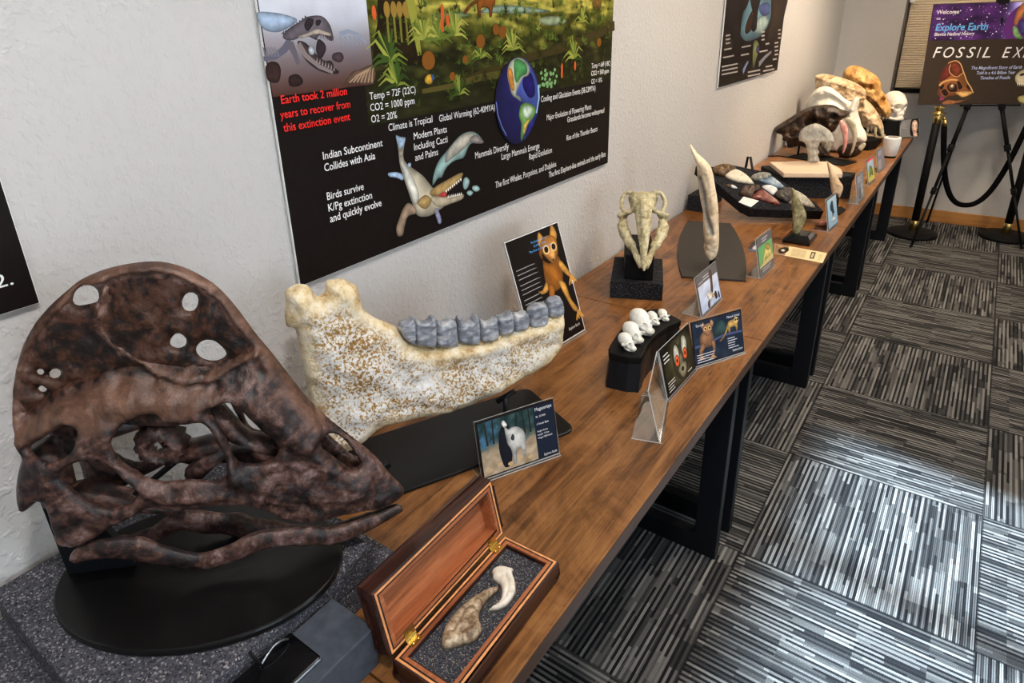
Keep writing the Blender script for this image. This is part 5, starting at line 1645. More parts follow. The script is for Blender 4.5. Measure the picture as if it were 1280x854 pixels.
# ------------------------------------------------------------------ upright tusk on its board
q0, q1, q2_, q3 = [np.array(at(*p, z=T + .008)[:2]) for p in ((852, 345), (932, 350), (913, 279), (860, 276))]
def arc(a, b, bulge, n=8):
    d = b - a; nn_ = np.array([d[1], -d[0]])
    return [tuple(a + d * t + nn_ * bulge * 4 * t * (1 - t)) for t in np.linspace(0, 1, n, endpoint=False)]
pl = arc(q0, q1, .0) [:1] + [tuple(q1)] + arc(q1, q2_, .035)[1:] + [tuple(q2_)] + arc(q2_, q3, .0)[1:2] + [tuple(q3)] + arc(q3, q0, .04)[1:]
tp = thing('tusk_stand', 'dark brown flat board with curved sides and a short peg under the upright tusk', 'stand', (-.75, 2.35, T))
obj('base_board', prism(NB(), pl, T, T + .008, .0015), MT['brown_black'], tp)
tb = at(893, 333, z=T + .008)
FTK = vframe((tb[0], tb[1]), 8)
ku = lambda p: FTK.uv(p)
K6 = crop(840, 170, 4.49)
lowu = ku((890, 326))
bm = NB()
tube(bm, [FTK.P(lowu[0], T + .0078, -.004), FTK.P(lowu[0], lowu[1] + .02, -.004)], .010, 12)
obj('peg', bm, MT['matte_black'], tp, True)
MT['tusk'] = bone_mat('cream_tusk', [(.3, (160, 138, 110)), (.42, (212, 188, 154)), (.55, (236, 216, 186)), (.72, (246, 236, 216))], 22, .45, .8, 90, tone=[(.3, (92, 88, 84)), (.5, (140, 134, 128)), (.7, (176, 168, 158))])
tko = K6([(100, 45), (112, 55), (140, 95), (180, 130), (212, 165), (230, 210), (240, 270), (252, 340), (260, 410), (262, 480), (264, 560), (262, 620), (252, 665), (235, 692), (212, 700), (200, 680), (185, 655), (178, 620), (184, 590), (176, 540), (175, 480), (172, 420), (160, 360), (150, 290), (143, 225), (138, 165), (118, 110), (102, 70)])
grey_l = [ku(p) for p in K6([(165, 230), (185, 300), (195, 380), (200, 430), (215, 480), (235, 540)])]
cutp = ku(K6([(180, 600)])[0])[1]
def tone_t(p):
    d = polydist(np.array([p]), grey_l)[0]
    return float(np.clip(1.3 - d / .009, 0, 1))
tk = relief('tusk', FTK, [ku(p) for p in tko], MT['tusk'], None, h=.0045, thick=.026, r=.022, nz=(.008, 24), tone=tone_t,
            ridges=[(grey_l, .007, -.009), ([ku(p) for p in K6([(215, 200), (235, 330), (245, 460), (240, 560)])], .008, .005), ([ku(p) for p in K6([(182, 590), (220, 600), (262, 580)])], .004, -.004)])
tag(tk, 'tall cream upright tusk with grey cracks standing on a dark brown board', 'tusk')
# ------------------------------------------------------------------ tilted foam block with big shark teeth
ZW = crop(860, 180, 6.1)
PA, PB, PL = np.array([-.465, 2.93, .801]), np.array([-.728, 2.81, .808]), np.array([-1.0, 2.868, .940])
ux = PA - PB; ux /= np.linalg.norm(ux)
nz_ = np.cross(PA - PB, PL - PB); nz_ /= np.linalg.norm(nz_)
if nz_[2] < 0:
    nz_ = -nz_
vy = np.cross(nz_, ux)
FWG = Frame(PB, ux, vy)
uw = lambda pts, o_=0.: [FWG.uv(p, o_) for p in ZW(pts)]
wpoly = uw([(480, 495), (1035, 515), (960, 440), (740, 300), (600, 215), (330, 160), (190, 175), (60, 170), (410, 460)])
bm = NB()
va = [bm.verts.new(tuple(FWG.P(u, v_, 0))) for u, v_ in wpoly]
vb_ = [bm.verts.new(tuple(FWG.P(u, v_, -.056))) for u, v_ in wpoly]
bm.faces.new(va); bm.faces.new(vb_[::-1])
for i in range(len(va)):
    j = (i + 1) % len(va)
    bm.faces.new((va[i], vb_[i], vb_[j], va[j]))
wf = obj('tilted_foam_board', bm, MT['foam_dark'])
tag(wf, 'tilted charcoal foam board displaying big shark teeth, leaning up towards the wall', 'foam block')
quadblock('foam_block', [(-1.022, 2.86), (-.94, 2.86), (-.94, 3.1), (-1.022, 3.1)], T, .815, MT['foam_dark'], 'small charcoal foam block propping the tilted board at the wall', 'foam block')
def bone2(n_, a, b, c, d, s_=60, ro=.35):
    return bone_mat(n_, [(.3, a), (.45, b), (.58, c), (.75, d)], s_, ro, .35, 260)
MR = dict(brown=bone2('brown_tooth_root', (40, 28, 18), (84, 62, 40), (122, 94, 62), (160, 130, 92)), cream=bone2('cream_enamel', (186, 170, 138), (214, 204, 180), (232, 226, 208), (240, 236, 224)),
          grey=bone2('grey_tooth_root', (70, 70, 66), (120, 120, 112), (160, 158, 148), (190, 186, 172)), blue=bone2('blue_grey_enamel', (66, 84, 106), (110, 132, 154), (156, 174, 190), (206, 214, 218), 40, .25),
          dark=bone2('dark_tooth_root', (30, 22, 18), (58, 42, 34), (84, 62, 48), (112, 86, 66)), red=bone2('reddish_enamel', (70, 34, 30), (112, 58, 50), (146, 86, 76), (176, 124, 112), 40, .25),
          black=bone2('black_tooth_root', (20, 18, 17), (44, 40, 37), (74, 68, 62), (116, 108, 96)), pale=bone2('pale_grey_enamel', (96, 92, 84), (140, 136, 124), (178, 172, 156), (206, 200, 182), 40, .3),
          white=bone2('white_enamel', (176, 176, 178), (206, 206, 208), (226, 226, 228), (238, 238, 240), 40, .3))
def shark(label, root, crown, mr, mc, k, grp='big shark teeth on the tilted board'):
    allp = root or crown
    c_ = np.mean(uw(crown), 0)
    t = thing('shark_tooth', label, 'tooth', tuple(FWG.P(c_[0], c_[1], 0)), grp)
    if root:
        relief('root', FWG, uw(root, .010), MR[mr], t, h=.0042, thick=.017 * k, back=.0, r=.012, nz=(.006, 60), off=lambda p: .0008)
    relief('crown', FWG, uw(crown, .008), MR[mc], t, h=.0042, thick=.012 * k, back=.0, r=.016, nz=(.001, 50), off=lambda p: .0008)
shark('cream crowned shark tooth with a brown root, uppermost on the tilted board', [(185, 185), (220, 160), (270, 150), (330, 155), (370, 185), (350, 200), (300, 215), (285, 240), (240, 235), (195, 215)], [(282, 240), (305, 212), (355, 186), (420, 210), (480, 260), (505, 300), (460, 300), (380, 285), (320, 265)], 'brown', 'cream', 1.)
shark('blue grey shark tooth with a grey root, behind the small white tooth', [(480, 245), (530, 218), (600, 215), (640, 240), (600, 260), (540, 275), (500, 268)], [(540, 275), (600, 257), (640, 243), (700, 285), (745, 330), (700, 335), (640, 315), (590, 295)], 'grey', 'blue', 1.)
shark('white shiny shark tooth in the middle of the tilted board', None, [(560, 320), (620, 305), (680, 330), (685, 355), (650, 385), (610, 360)], None, 'white', .8)
shark('reddish crowned shark tooth with a dark brown root beside the white label', [(390, 375), (420, 320), (480, 308), (545, 315), (560, 345), (520, 362), (490, 402), (440, 390)], [(490, 405), (520, 363), (570, 345), (640, 390), (690, 430), (705, 462), (640, 450), (560, 425)], 'dark', 'red', 1.)
shark('pale grey shark tooth with a black root, nearest the pedestal tooth', [(665, 390), (700, 340), (760, 330), (800, 345), (802, 400), (765, 442), (700, 420)], [(798, 345), (860, 365), (920, 410), (975, 480), (920, 475), (860, 460), (790, 455), (765, 440), (798, 400)], 'black', 'pale', 1.)
shark('tiny white and brown tooth beside the cream crowned shark tooth', [(290, 305), (310, 295), (332, 302), (322, 318), (300, 314)], [(325, 316), (334, 302), (362, 312), (382, 332), (350, 332)], 'brown', 'white', .4)
lb = uw([(385, 445), (425, 402), (540, 435), (480, 482)])
bm = NB()
va = [bm.verts.new(tuple(FWG.P(u, v_, .0012))) for u, v_ in lb]; vb_ = [bm.verts.new(tuple(FWG.P(u, v_, .0004))) for u, v_ in lb]
bm.faces.new(va); bm.faces.new(vb_[::-1])
for i in range(4):
    bm.faces.new((va[i], vb_[i], vb_[(i + 1) % 4], va[(i + 1) % 4]))
tag(obj('blank_label', bm, MT['white']), 'blank white paper label on the tilted board in front of the reddish tooth', 'label')
# ------------------------------------------------------------------ tooth on a pedestal, bookmark, leaflet
Y4 = crop(920, 200, 6.1)
pd = thing('pedestal', 'small black stepped pedestal with a plaque holding an upright olive tooth', 'stand', (-.49, 2.69, T))
pb = [tuple(at(*p, z=T)[:2]) for p in Y4([(352, 630), (560, 662), (618, 590)])]
pb.append(tuple(np.array(pb[0]) + np.array(pb[2]) - np.array(pb[1])))
bm = prism(NB(), pb, T, T + .014, .002)
obj('base', bm, MT['screen'], pd)
cc = np.mean(np.array(pb), 0)
sm = lambda k: [tuple(cc + (np.array(p) - cc) * k) for p in pb]
bm = NB()
a_ = [bm.verts.new((*p, T + .0145)) for p in sm(.93)]; b_ = [bm.verts.new((*p, T + .030)) for p in sm(.55)]
bm.faces.new(a_[::-1]); bm.faces.new(b_)
for i in range(4):
    bm.faces.new((a_[i], a_[(i + 1) % 4], b_[(i + 1) % 4], b_[i]))
obj('sloped_top', bm, MT['screen'], pd)
s1 = [np.array([*sm(.90)[i], T + .0165]) for i in (1, 2)]; s2 = [np.array([*sm(.60)[i], T + .0290]) for i in (2, 1)]
qq = s1 + s2; ctr = np.mean(qq, 0); nn_ = np.cross(qq[1] - qq[0], qq[2] - qq[1]); nn_ /= np.linalg.norm(nn_)
if nn_[2] < 0:
    nn_ = -nn_
bm = NB()
va = [bm.verts.new(tuple(ctr + (p - ctr) * .8 + nn_ * .0022)) for p in qq]; vb_ = [bm.verts.new(tuple(ctr + (p - ctr) * .8 + nn_ * .0008)) for p in qq]
bm.faces.new(va); bm.faces.new(vb_[::-1])
for i in range(4):
    bm.faces.new((va[i], vb_[i], vb_[(i + 1) % 4], va[(i + 1) % 4]))
obj('plaque', bm, plain('grey_plaque', (84, 84, 88), .4), pd)
FPT = vframe((cc[0], cc[1]), 20)
up_ = lambda pts: [FPT.uv(p) for p in Y4(pts)]
MT['olive'] = bone_mat('olive_tooth', [(.3, (84, 78, 52)), (.45, (134, 126, 88)), (.58, (172, 164, 124)), (.75, (204, 196, 160))], 40, .4, .4, 200)
to = relief('mounted_tooth', FPT, up_([(425, 215), (440, 222), (462, 260), (490, 310), (515, 360), (535, 410), (535, 450), (515, 500), (490, 545), (465, 570), (440, 560), (430, 520), (432, 440), (425, 360), (422, 280)]), MT['olive'], None, h=.004, thick=.014, r=.016, nz=(.003, 40), ridges=[(up_([(450, 470), (490, 420), (510, 360)]), .004, -.004)])
tag(to, 'upright olive grey shark tooth on the small black pedestal', 'tooth')
MT['bookmark'] = plain('cream_paper', (226, 206, 160), .6, var=.02)
FB_ = Frame((0, 0, T + .0006), (1, 0, 0), (0, 1, 0))
b0, b1, b2, b3 = [FB_.uv(p) for p in Y4([(335, 728), (660, 788), (695, 712), (400, 655)])]
def qd(name, F, q, th, mat, parent=None):
    bm = NB()
    va = [bm.verts.new(tuple(F.P(u, v_, th))) for u, v_ in q]; vb_ = [bm.verts.new(tuple(F.P(u, v_, 0))) for u, v_ in q]
    bm.faces.new(va); bm.faces.new(vb_[::-1])
    for i in range(4):
        bm.faces.new((va[i], vb_[i], vb_[(i + 1) % 4], va[(i + 1) % 4]))
    return obj(name, bm, mat, parent)
bl = [FB_.uv(p) for p in Y4([(290, 715), (660, 788), (695, 712), (300, 640)])]
bk = qd('bookmark', FB_, bl, .0008, MT['bookmark'])
tag(bk, 'cream paper bookmark with dark artwork at one end, beside the green picture card', 'bookmark')
A = Art('printed_picture', Frame((0, 0, T + .0014), (1, 0, 0), (0, 1, 0)), bk, .0002)
BQ = lambda pts: [FB_.uv(p) for p in Y4(pts)]
A.poly(BQ([(292, 714), (370, 730), (405, 662), (302, 642)]), (150, 120, 90)); A.spoly(BQ([(300, 650), (350, 652), (372, 668), (330, 672)]), (196, 150, 106))
A.spoly(BQ([(320, 690), (350, 672), (395, 670), (400, 695), (360, 715), (330, 712)]), (44, 32, 28)); A.spoly(BQ([(340, 690), (360, 682), (375, 692), (360, 702)]), (226, 214, 190))
A.poly(BQ([(558, 752), (592, 757), (610, 707), (576, 702)]), (44, 38, 32))
A.poly(BQ([(568, 745), (584, 748), (598, 714), (582, 711)]), (206, 190, 150))
for k in range(9):
    y0_ = 676 + k * 6.4
    A.poly(BQ([(430 - k * 2, y0_), (540 - k * 2, y0_ + 20), (540 - k * 2, y0_ + 22), (430 - k * 2, y0_ + 2)]), (150, 130, 96))
for k in range(3):
    A.poly(BQ([(622 + k * 14, 770 - k * 4), (638 + k * 10, 722), (641 + k * 10, 722), (625 + k * 14, 770 - k * 4)]), (150, 130, 96))
A.done()
lf = qd('leaflet', FB_, BQ([(85, 692), (165, 705), (195, 640), (130, 622)]), .0008, MT['card_dark'])
tag(lf, 'small dark leaflet with white marks lying behind the green picture card', 'leaflet')
A = Art('printed_picture', Frame((0, 0, T + .0014), (1, 0, 0), (0, 1, 0)), lf, .0002)
A.spoly(BQ([(120, 680), (140, 655), (165, 650), (160, 685)]), (206, 206, 220)); A.poly(BQ([(88, 690), (160, 702), (163, 696), (91, 684)]), (120, 130, 170))
A.done()
# ------------------------------------------------------------------ grey fossil on its slab and block
quadblock('foam_block', [(-.870, 3.462), (-.722, 3.274), (-.441, 3.428), (-.50, 3.50), (-.70, 3.61)], T, .850, MT['foam_dark'], 'charcoal foam block under the pale wooden slab with the grey fossil', 'foam block')
fz = thing('mounted_fossil', 'grey mushroom shaped fossil bone on a pale wooden slab', 'fossil', (-.62, 3.42, .85))
sp_ = [tuple(at(*p, z=.872)[:2]) for p in Y4([(258, 15), (365, 100), (815, 102), (800, 68), (700, 12), (480, 8)])]
MT['pale_wood'] = wood_mat('pale_wood_slab', [(.3, (220, 192, 164)), (.6, (238, 214, 188)), (.8, (244, 226, 204))], 0, 1.2, .5, .3, .05, .2).m
obj('wooden_slab', prism(NB(), sp_, .8505, .872, .003), MT['pale_wood'], fz)
MT['grey_bone'] = bone_mat('grey_fossil', [(.3, (112, 108, 98)), (.45, (160, 156, 146)), (.58, (192, 188, 178)), (.75, (216, 212, 204))], 34, .6, .5, 180)
V6 = crop(960, 70, 6.1)
fb_ = at(*V6([(340, 808)])[0], z=.8725)
FF = vframe((fb_[0], fb_[1]), 15)
uf = lambda pts, o_=0.: [FF.uv(p, o_) for p in V6(pts)]
relief('bone', FF, uf([(235, 640), (238, 600), (250, 570), (290, 538), (360, 515), (420, 535), (480, 580), (505, 640), (500, 668), (475, 658), (455, 680), (440, 700), (425, 668), (400, 655), (388, 690), (380, 710), (392, 735), (380, 755), (392, 790), (385, 806), (345, 812), (300, 815), (304, 780), (300, 730), (288, 680), (270, 655), (245, 648)]),
       MT['grey_bone'], fz, h=.005, thick=.030, r=.028, nz=(.004, 34), ridges=[(uf([(270, 645), (340, 630), (420, 640)]), .006, .006), (uf([(330, 660), (335, 740), (330, 800)]), .008, -.006), (uf([(400, 560), (440, 600), (480, 640)]), .006, .005)])
# leaning cream tooth in front of the block
t2b = thing('small_stand', 'dark flat plate stand under the cream tooth beside the blue shark card', 'stand', (-.46, 3.15, T))
pq = [tuple(at(*p, z=T)[:2]) for p in Y4([(690, 395), (790, 425), (835, 385), (805, 362), (730, 370)])]
obj('base_plate', prism(NB(), pq, T, T + .005, .001), MT['matte_black'], t2b)
tbs = at(*Y4([(765, 330)])[0], y=3.14)
FT2 = vframe((tbs[0], 3.14), 18)
ut = lambda pts: [FT2.uv(p) for p in Y4(pts)]
ctip = ut([(780, 290)])[0]
bm = NB()
tube(bm, [FT2.P(ctip[0], T + .0045, 0), FT2.P(ctip[0], ctip[1] + .008, 0)], .005, 10)
obj('peg', bm, MT['matte_black'], t2b, True)
MT['pink_cream'] = bone2('pinkish_cream_tooth', (176, 138, 96), (214, 180, 140), (232, 206, 174), (240, 224, 202), 30, .4)
o = relief('standing_tooth', FT2, ut([(690, 5), (705, 20), (740, 75), (770, 120), (795, 165), (815, 195), (815, 225), (800, 270), (788, 288), (776, 285), (770, 262), (745, 258), (730, 250), (722, 200), (712, 130), (700, 60)]), MT['pink_cream'], None, h=.0045, thick=.014, r=.018, nz=(.003, 36), ridges=[(ut([(735, 220), (770, 175), (800, 190)]), .006, .004)])
tag(o, 'tall pinkish cream tooth standing point up behind the blue shark card', 'tooth')
# ------------------------------------------------------------------ the big skulls at the far end
V = V6
W6 = crop(1040, 80, 6.567)
BN = dict(
    sm=bone_mat('dark_brown_cat_bone', [(.34, (14, 10, 7)), (.46, (36, 24, 15)), (.55, (62, 42, 26)), (.64, (104, 78, 50)), (.76, (170, 142, 106))], 26, .45, .6, 130),
    wh=bone_mat('white_bone', [(.3, (214, 204, 184)), (.5, (234, 228, 214)), (.7, (242, 238, 228))], 18, .5, .25, 120),
    tan=bone_mat('tan_bone', [(.32, (92, 64, 36)), (.43, (170, 136, 94)), (.54, (218, 194, 158)), (.7, (240, 224, 198))], 15, .5, .8, 90),
    orange=bone_mat('ochre_bone', [(.32, (98, 58, 24)), (.43, (182, 128, 66)), (.54, (222, 176, 110)), (.7, (240, 210, 156))], 13, .5, .8, 80))
# sabre toothed cat skull
y0 = 4.36
FM = vframe((-.82, y0), 4)
um = lambda pts, o_=0.: [FM.uv(p, o_) for p in V(pts)]
sm_ = thing('sabre_tooth_skull', 'dark brown long fanged cat skull, in front of the white skull', 'skull', (-.8, y0, T), 'big skulls at the far table end')
relief('cranium', FM, um([(50, 560), (60, 540), (150, 480), (250, 420), (330, 385), (420, 372), (500, 375), (560, 405), (625, 430), (605, 458), (560, 490), (535, 530), (505, 575), (470, 582), (430, 562), (400, 600), (300, 660), (240, 682), (180, 700), (150, 692), (140, 655), (112, 640), (110, 602), (70, 590)]), BN['sm'], sm_, h=.005, thick=.07, r=.06, nz=(.010, 26),
       ridges=[(um([(70, 560), (200, 490), (330, 400), (430, 385)]), .008, .012), (um([(120, 600), (240, 610), (360, 560), (480, 520)]), .012, .02), (um([(370, 400), (385, 450)]), .010, .014)],
       dents=[(*um([(340, 490)])[0], .030, .065), (*um([(510, 455)])[0], .016, .05), (*um([(420, 500)])[0], .022, .045), (*um([(130, 640)])[0], .014, .03), (*um([(200, 590)])[0], .016, .02), (*um([(470, 560)])[0], .012, .02), (*um([(580, 430)])[0], .012, .018)])
relief('lower_jaw', FM, um([(200, 668), (300, 660), (370, 690), (400, 662), (430, 700), (480, 760), (540, 770), (525, 720), (560, 682), (640, 662), (720, 652), (748, 665), (722, 720), (680, 762), (600, 785), (540, 785), (430, 800), (380, 780), (330, 720), (260, 690)], .02), BN['sm'], sm_, h=.006, thick=.025, r=.03, nz=(.004, 30), off=lambda p: .02, zmin=T + .008)
MT['fang_pink'] = bone2('pink_lit_fang', (206, 84, 76), (232, 150, 138), (240, 192, 180), (244, 216, 206), 20, .35)  # reddish glow on this fang put into its colour
MT['fang'] = bone2('greenish_cream_fang', (150, 140, 110), (190, 184, 154), (214, 208, 184), (232, 228, 210), 20, .35)
relief('fang', FM, um([(540, 505), (560, 490), (590, 512), (610, 560), (612, 620), (600, 690), (577, 742), (565, 735), (575, 660), (565, 590), (548, 540)], .06), MT['fang_pink'], sm_, h=.004, thick=.012, r=.014, off=lambda p: .06)
relief('fang', FM, um([(585, 482), (620, 467), (660, 500), (682, 570), (675, 650), (650, 730), (624, 762), (620, 750), (640, 690), (645, 610), (620, 540), (600, 512)], .05), MT['fang'], sm_, h=.004, thick=.012, r=.014, off=lambda p: .05)
relief('tooth', FM, um([(445, 690), (470, 660), (492, 672), (475, 720), (455, 735)], .045), MT['fang'], sm_, h=.004, thick=.008, r=.01, off=lambda p: .045)
relief('tooth', FM, um([(685, 700), (712, 672), (735, 662), (745, 680), (715, 722), (695, 716)], .045), MT['fang'], sm_, h=.004, thick=.008, r=.01, off=lambda p: .045)
mb_ = [tuple(at(*p, z=T)[:2]) for p in V([(212, 690), (640, 850), (560, 800), (330, 690)])]
st2 = thing('display_stand', 'black flat plate stand with a post under the dark brown fanged skull', 'stand', (-.75, 4.34, T))
obj('base_plate', prism(NB(), [(-.93, 4.27), (-.60, 4.16), (-.55, 4.30), (-.88, 4.44)], T, T + .006, .0015), MT['matte_black'], st2)
bm = NB()
for (u, v_) in (um([(240, 672)])[0], um([(470, 775)])[0]):
    p = FM.P(u, v_ + .004, 0)
    tube(bm, [(p[0], p[1], T + .0055), p], .006, 10)
obj('post', bm, MT['matte_black'], st2, True)
# white skull with curved brow
y1 = 4.60
FWK = vframe((-.78, y1), 4)
uk = lambda pts, o_=0.: [FWK.uv(p, o_) for p in V(pts)]
wk = thing('white_skull', 'smooth white skull with a high curved crown, between the dark brown and tan skulls', 'skull', (-.75, y1, T), 'big skulls at the far table end')
relief('skull', FWK, uk([(275, 412), (290, 350), (330, 290), (380, 245), (430, 231), (480, 240), (530, 275), (580, 320), (632, 347), (660, 320), (690, 318), (697, 350), (687, 420), (702, 480), (717, 530), (747, 590), (754, 640), (720, 665), (640, 670), (560, 700), (520, 780), (440, 782), (420, 740), (440, 640), (400, 560), (330, 520), (285, 470)]), BN['wh'], wk, zmin=T + .001, h=.006, thick=.075, r=.07, nz=(.002, 20),
       ridges=[(uk([(300, 420), (380, 330), (470, 310), (560, 370), (600, 400)]), .024, -.032), (uk([(285, 390), (350, 290), (430, 245), (520, 290), (600, 350)]), .010, .010), (uk([(640, 400), (665, 350), (688, 325)]), .012, .016), (uk([(610, 390), (640, 500), (690, 600)]), .014, .014)],
       dents=[(*uk([(600, 470)])[0], .022, .04), (*uk([(655, 400)])[0], .010, -.01), (*uk([(690, 470)])[0], .012, .012)])
bk2 = [tuple(at(*p, z=T)[:2]) for p in W6([(225, 752), (375, 752)])]
quadblock('display_block', [(-.80, 4.70), (-.552, 4.70), (-.52, 4.80), (-.52, 5.06), (-.80, 5.06)], T, .800, MT['matte_black'], 'black display block under the tan skull behind the white speaker', 'block')
# tan skull
y2 = 4.88
FTN = vframe((-.75, y2), 6)
pt = lambda pts, o_=0.: [FTN.uv(p, o_) for p in pts]
tn_ = thing('tan_skull', 'tan weathered skull with a long hooked snout, between the white and ochre skulls', 'skull', (-.75, y2, .80), 'big skulls at the far table end')
relief('cranium', FTN, pt([(1019, 97), (1023, 93), (1034, 92.5), (1050, 96.5), (1066, 102), (1078, 109), (1082.5, 115), (1083, 124), (1090, 131), (1097, 141), (1102.5, 152), (1104.5, 162), (1100, 168), (1095, 160), (1090, 165), (1084, 160), (1078, 158), (1072, 145), (1060, 135), (1045, 128), (1030, 122), (1020, 112)]), BN['tan'], tn_, h=.005, thick=.08, r=.07, nz=(.009, 26),
       ridges=[(pt([(1021, 96), (1050, 103), (1072, 112), (1083, 117)]), .012, .014), (pt([(1060, 124), (1076, 122), (1083, 122)]), .010, .016)], dents=[(*pt([(1076, 132)])[0], .018, .06), (*pt([(1023, 101)])[0], .016, .03), (*pt([(1088, 150)])[0], .010, .010)])
relief('lower_jaw', FTN, pt([(1074, 152), (1079, 160), (1086, 167), (1094, 166), (1099, 170), (1107, 168), (1103, 173), (1090, 172), (1078, 169), (1072, 162)], .02), BN['tan'], tn_, h=.005, thick=.03, r=.03, nz=(.004, 30), off=lambda p: .02)
for q in ([(1092, 160), (1096, 159), (1096, 166), (1094, 170)], [(1100, 162), (1104, 160), (1105, 168), (1102, 173)], [(1083, 158), (1086, 158), (1086, 164), (1084, 166)]):
    relief('tooth', FTN, pt(q, .05), MT['fang'], tn_, h=.003, thick=.008, r=.008, off=lambda p: .05)
# ochre skull
y3 = 5.12
FOC = vframe((-.70, y3), 8)
po = lambda pts, o_=0.: [FOC.uv(p, o_) for p in pts]
oc = thing('ochre_skull', 'large ochre yellow skull with a dark nose opening, beside the white human skull', 'skull', (-.68, y3, .80), 'big skulls at the far table end')
relief('cranium', FOC, po([(1053, 95), (1056, 87), (1064, 82), (1075, 83), (1085, 88), (1095, 94), (1101, 103), (1102, 112), (1107, 119), (1112, 130), (1114.5, 140), (1111, 147), (1104, 148), (1098, 142), (1090, 134), (1083, 126), (1076, 118), (1066, 110), (1056, 102)]), BN['orange'], oc, h=.005, thick=.09, r=.08, nz=(.009, 22),
       ridges=[(po([(1078, 100), (1092, 104), (1098, 114)]), .014, .016), (po([(1084, 118), (1096, 126), (1106, 138)]), .014, .014)], dents=[(*po([(1104, 124)])[0], .013, .075), (*po([(1103, 128)])[0], .010, .04), (*po([(1087, 108)])[0], .015, .06), (*po([(1094, 134)])[0], .014, .04), (*po([(1075, 108)])[0], .02, .03)])
bm = NB()
for q in ((1100, 143), (1104, 147), (1108, 147)):
    u, v_ = po([q], .045)[0]
    tube(bm, [FOC.P(u, v_ + .006, .045), FOC.P(u + .002, v_ - .012, .045)], [.006, .003], 8)
obj('teeth', bm, MT['fang'], oc, True)
quadblock('display_block', [(-.80, 5.075), (-.60, 5.075), (-.60, 5.24), (-.80, 5.24)], T, .935, MT['matte_black'], 'tall black display block under the ochre skull, behind the tan one', 'block')
# human skull on a black block
hb = [(-.585, 5.20), (-.470, 5.20), (-.385, 5.335), (-.50, 5.345)]
quadblock('display_block', [(-.59, 5.19), (-.470, 5.205), (-.452, 5.29), (-.415, 5.345), (-.59, 5.345)], T, .862, MT['matte_black'], 'black display block under the white human skull at the far table end', 'block')
HC = (-.508, 5.275, .862)
def human(bm):
    ell(bm, (-.015, 0, .125), (.080, .066, .062)); ell(bm, (.02, 0, .105), (.062, .058, .058)); ell(bm, (.048, 0, .070), (.032, .045, .036))
    ell(bm, (.058, 0, .045), (.024, .030, .022)); ell(bm, (-.045, 0, .10), (.05, .055, .05))
    for s_ in (-1, 1):
        tube(bm, [(.050, s_ * .046, .082), (.020, s_ * .062, .078), (-.01, s_ * .062, .080)], .008, 10)
        tube(bm, spline([(.000, s_ * .054, .078), (.004, s_ * .054, .04), (.020, s_ * .048, .018), (.050, s_ * .034, .010), (.070, s_ * .012, .010)], 4, False), [.011] * 17, 10)
        tube(bm, [(.066, s_ * .010, .112), (.058, s_ * .036, .112), (.040, s_ * .054, .100)], .009, 10)
    tube(bm, [(.070, -.014, .012), (.074, 0, .012), (.070, .014, .012)], .012, 10)
    ell(bm, (.062, 0, .026), (.018, .026, .012))
def human_cut(bm):
    for s_ in (-1, 1):
        ell(bm, (.066, s_ * .026, .092), (.030, .0195, .0180))
    ell(bm, (.082, 0, .068), (.022, .011, .017))
    ell(bm, (.06, 0, .0345), (.04, .06, .0022))
    for s_ in (-1, 1):
        ell(bm, (.028, s_ * .056, .055), (.022, .012, .018))
hs_ = sculpt('human_skull', human, BN['wh'], None, .003, 4, human_cut, rz(-44, HC) @ Matrix.Diagonal((.98, .98, 1.0, 1)), (.001, 40))
lowz = min(v_.co.z for v_ in hs_.data.vertices)
for v_ in hs_.data.vertices:
    v_.co.z += .8625 - lowz
tag(hs_, 'white human skull on a black block at the far table end', 'skull', 'big skulls at the far table end')
# white smart speaker
spk = thing('smart_speaker', 'small white tapered speaker with a dark base near the far end of the tables', 'speaker', (-.415, 4.545, T))
bm = lathe(NB(), [(.034, .012), (.037, .014), (.043, .06), (.046, .112), (.045, .118), (.040, .121)], (-.415, 4.545, T), 40)
obj('shell', bm, MT['white'], spk, True)
obj('base', lathe(NB(), [(.033, .0), (.034, .002), (.034, .013), (.03, .014)], (-.415, 4.545, T), 40), MT['matte_black'], spk, True)
obj('top_panel', lathe(NB(), [(.030, .1208), (.0295, .1222), (.02, .1225)], (-.412, 4.54, T), 32), plain('grey_top', (96, 84, 76), .5), spk, True)
# low black rack behind the teeth, by the wall; cable; small dark stone
rk = thing('metal_prop', 'slim black angled metal prop standing behind the tilted board by the wall', 'prop', (-.88, 3.28, T))
px0, px1 = at(930, 214, y=3.30), at(940, 214, y=3.30)
bm = NB()
tube(bm, [(px0[0], 3.30, T), (px0[0], 3.30, .80), at(935, 196, y=3.30)], .006, 8)
obj('back_bar', bm, MT['matte_black'], rk)
bm = NB()
tube(bm, [(px1[0] + .015, 3.30, T), (px1[0] + .005, 3.30, .85), at(938, 196, y=3.30)], .006, 8)
obj('front_bar', bm, MT['brown_black'], rk)
cb_ = [at(*p, z=T + .003) for p in V([(0, 765), (80, 762), (160, 772), (290, 762)])]
o = obj('black_cable', tube(NB(), spline([tuple(p) for p in cb_], 5, False), .003, 8), MT['matte_black'], None, True)
tag(o, 'thin black cable lying across the table behind the pale wooden slab', 'cable')
o = obj('dark_block', box(NB(), -.55, -.49, 3.80, 3.86, T + .0004, T + .035, .004), MT['matte_black'])
tag(o, 'small dark block behind the yellow and green picture card', 'block')
o = obj('pink_stone', box(NB(), -.475, -.44, 2.89, 2.935, T + .0034, T + .022, .006), plain('pinkish_stone', (176, 112, 92), .6, nscale=90, var=.3))
for v_ in o.data.vertices:
    v_.co += Vector((1, 1, .4)) * .006 * noise.noise(v_.co * 60)
tag(o, 'small pinkish brown stone on the foot of the blue shark card holder', 'stone')
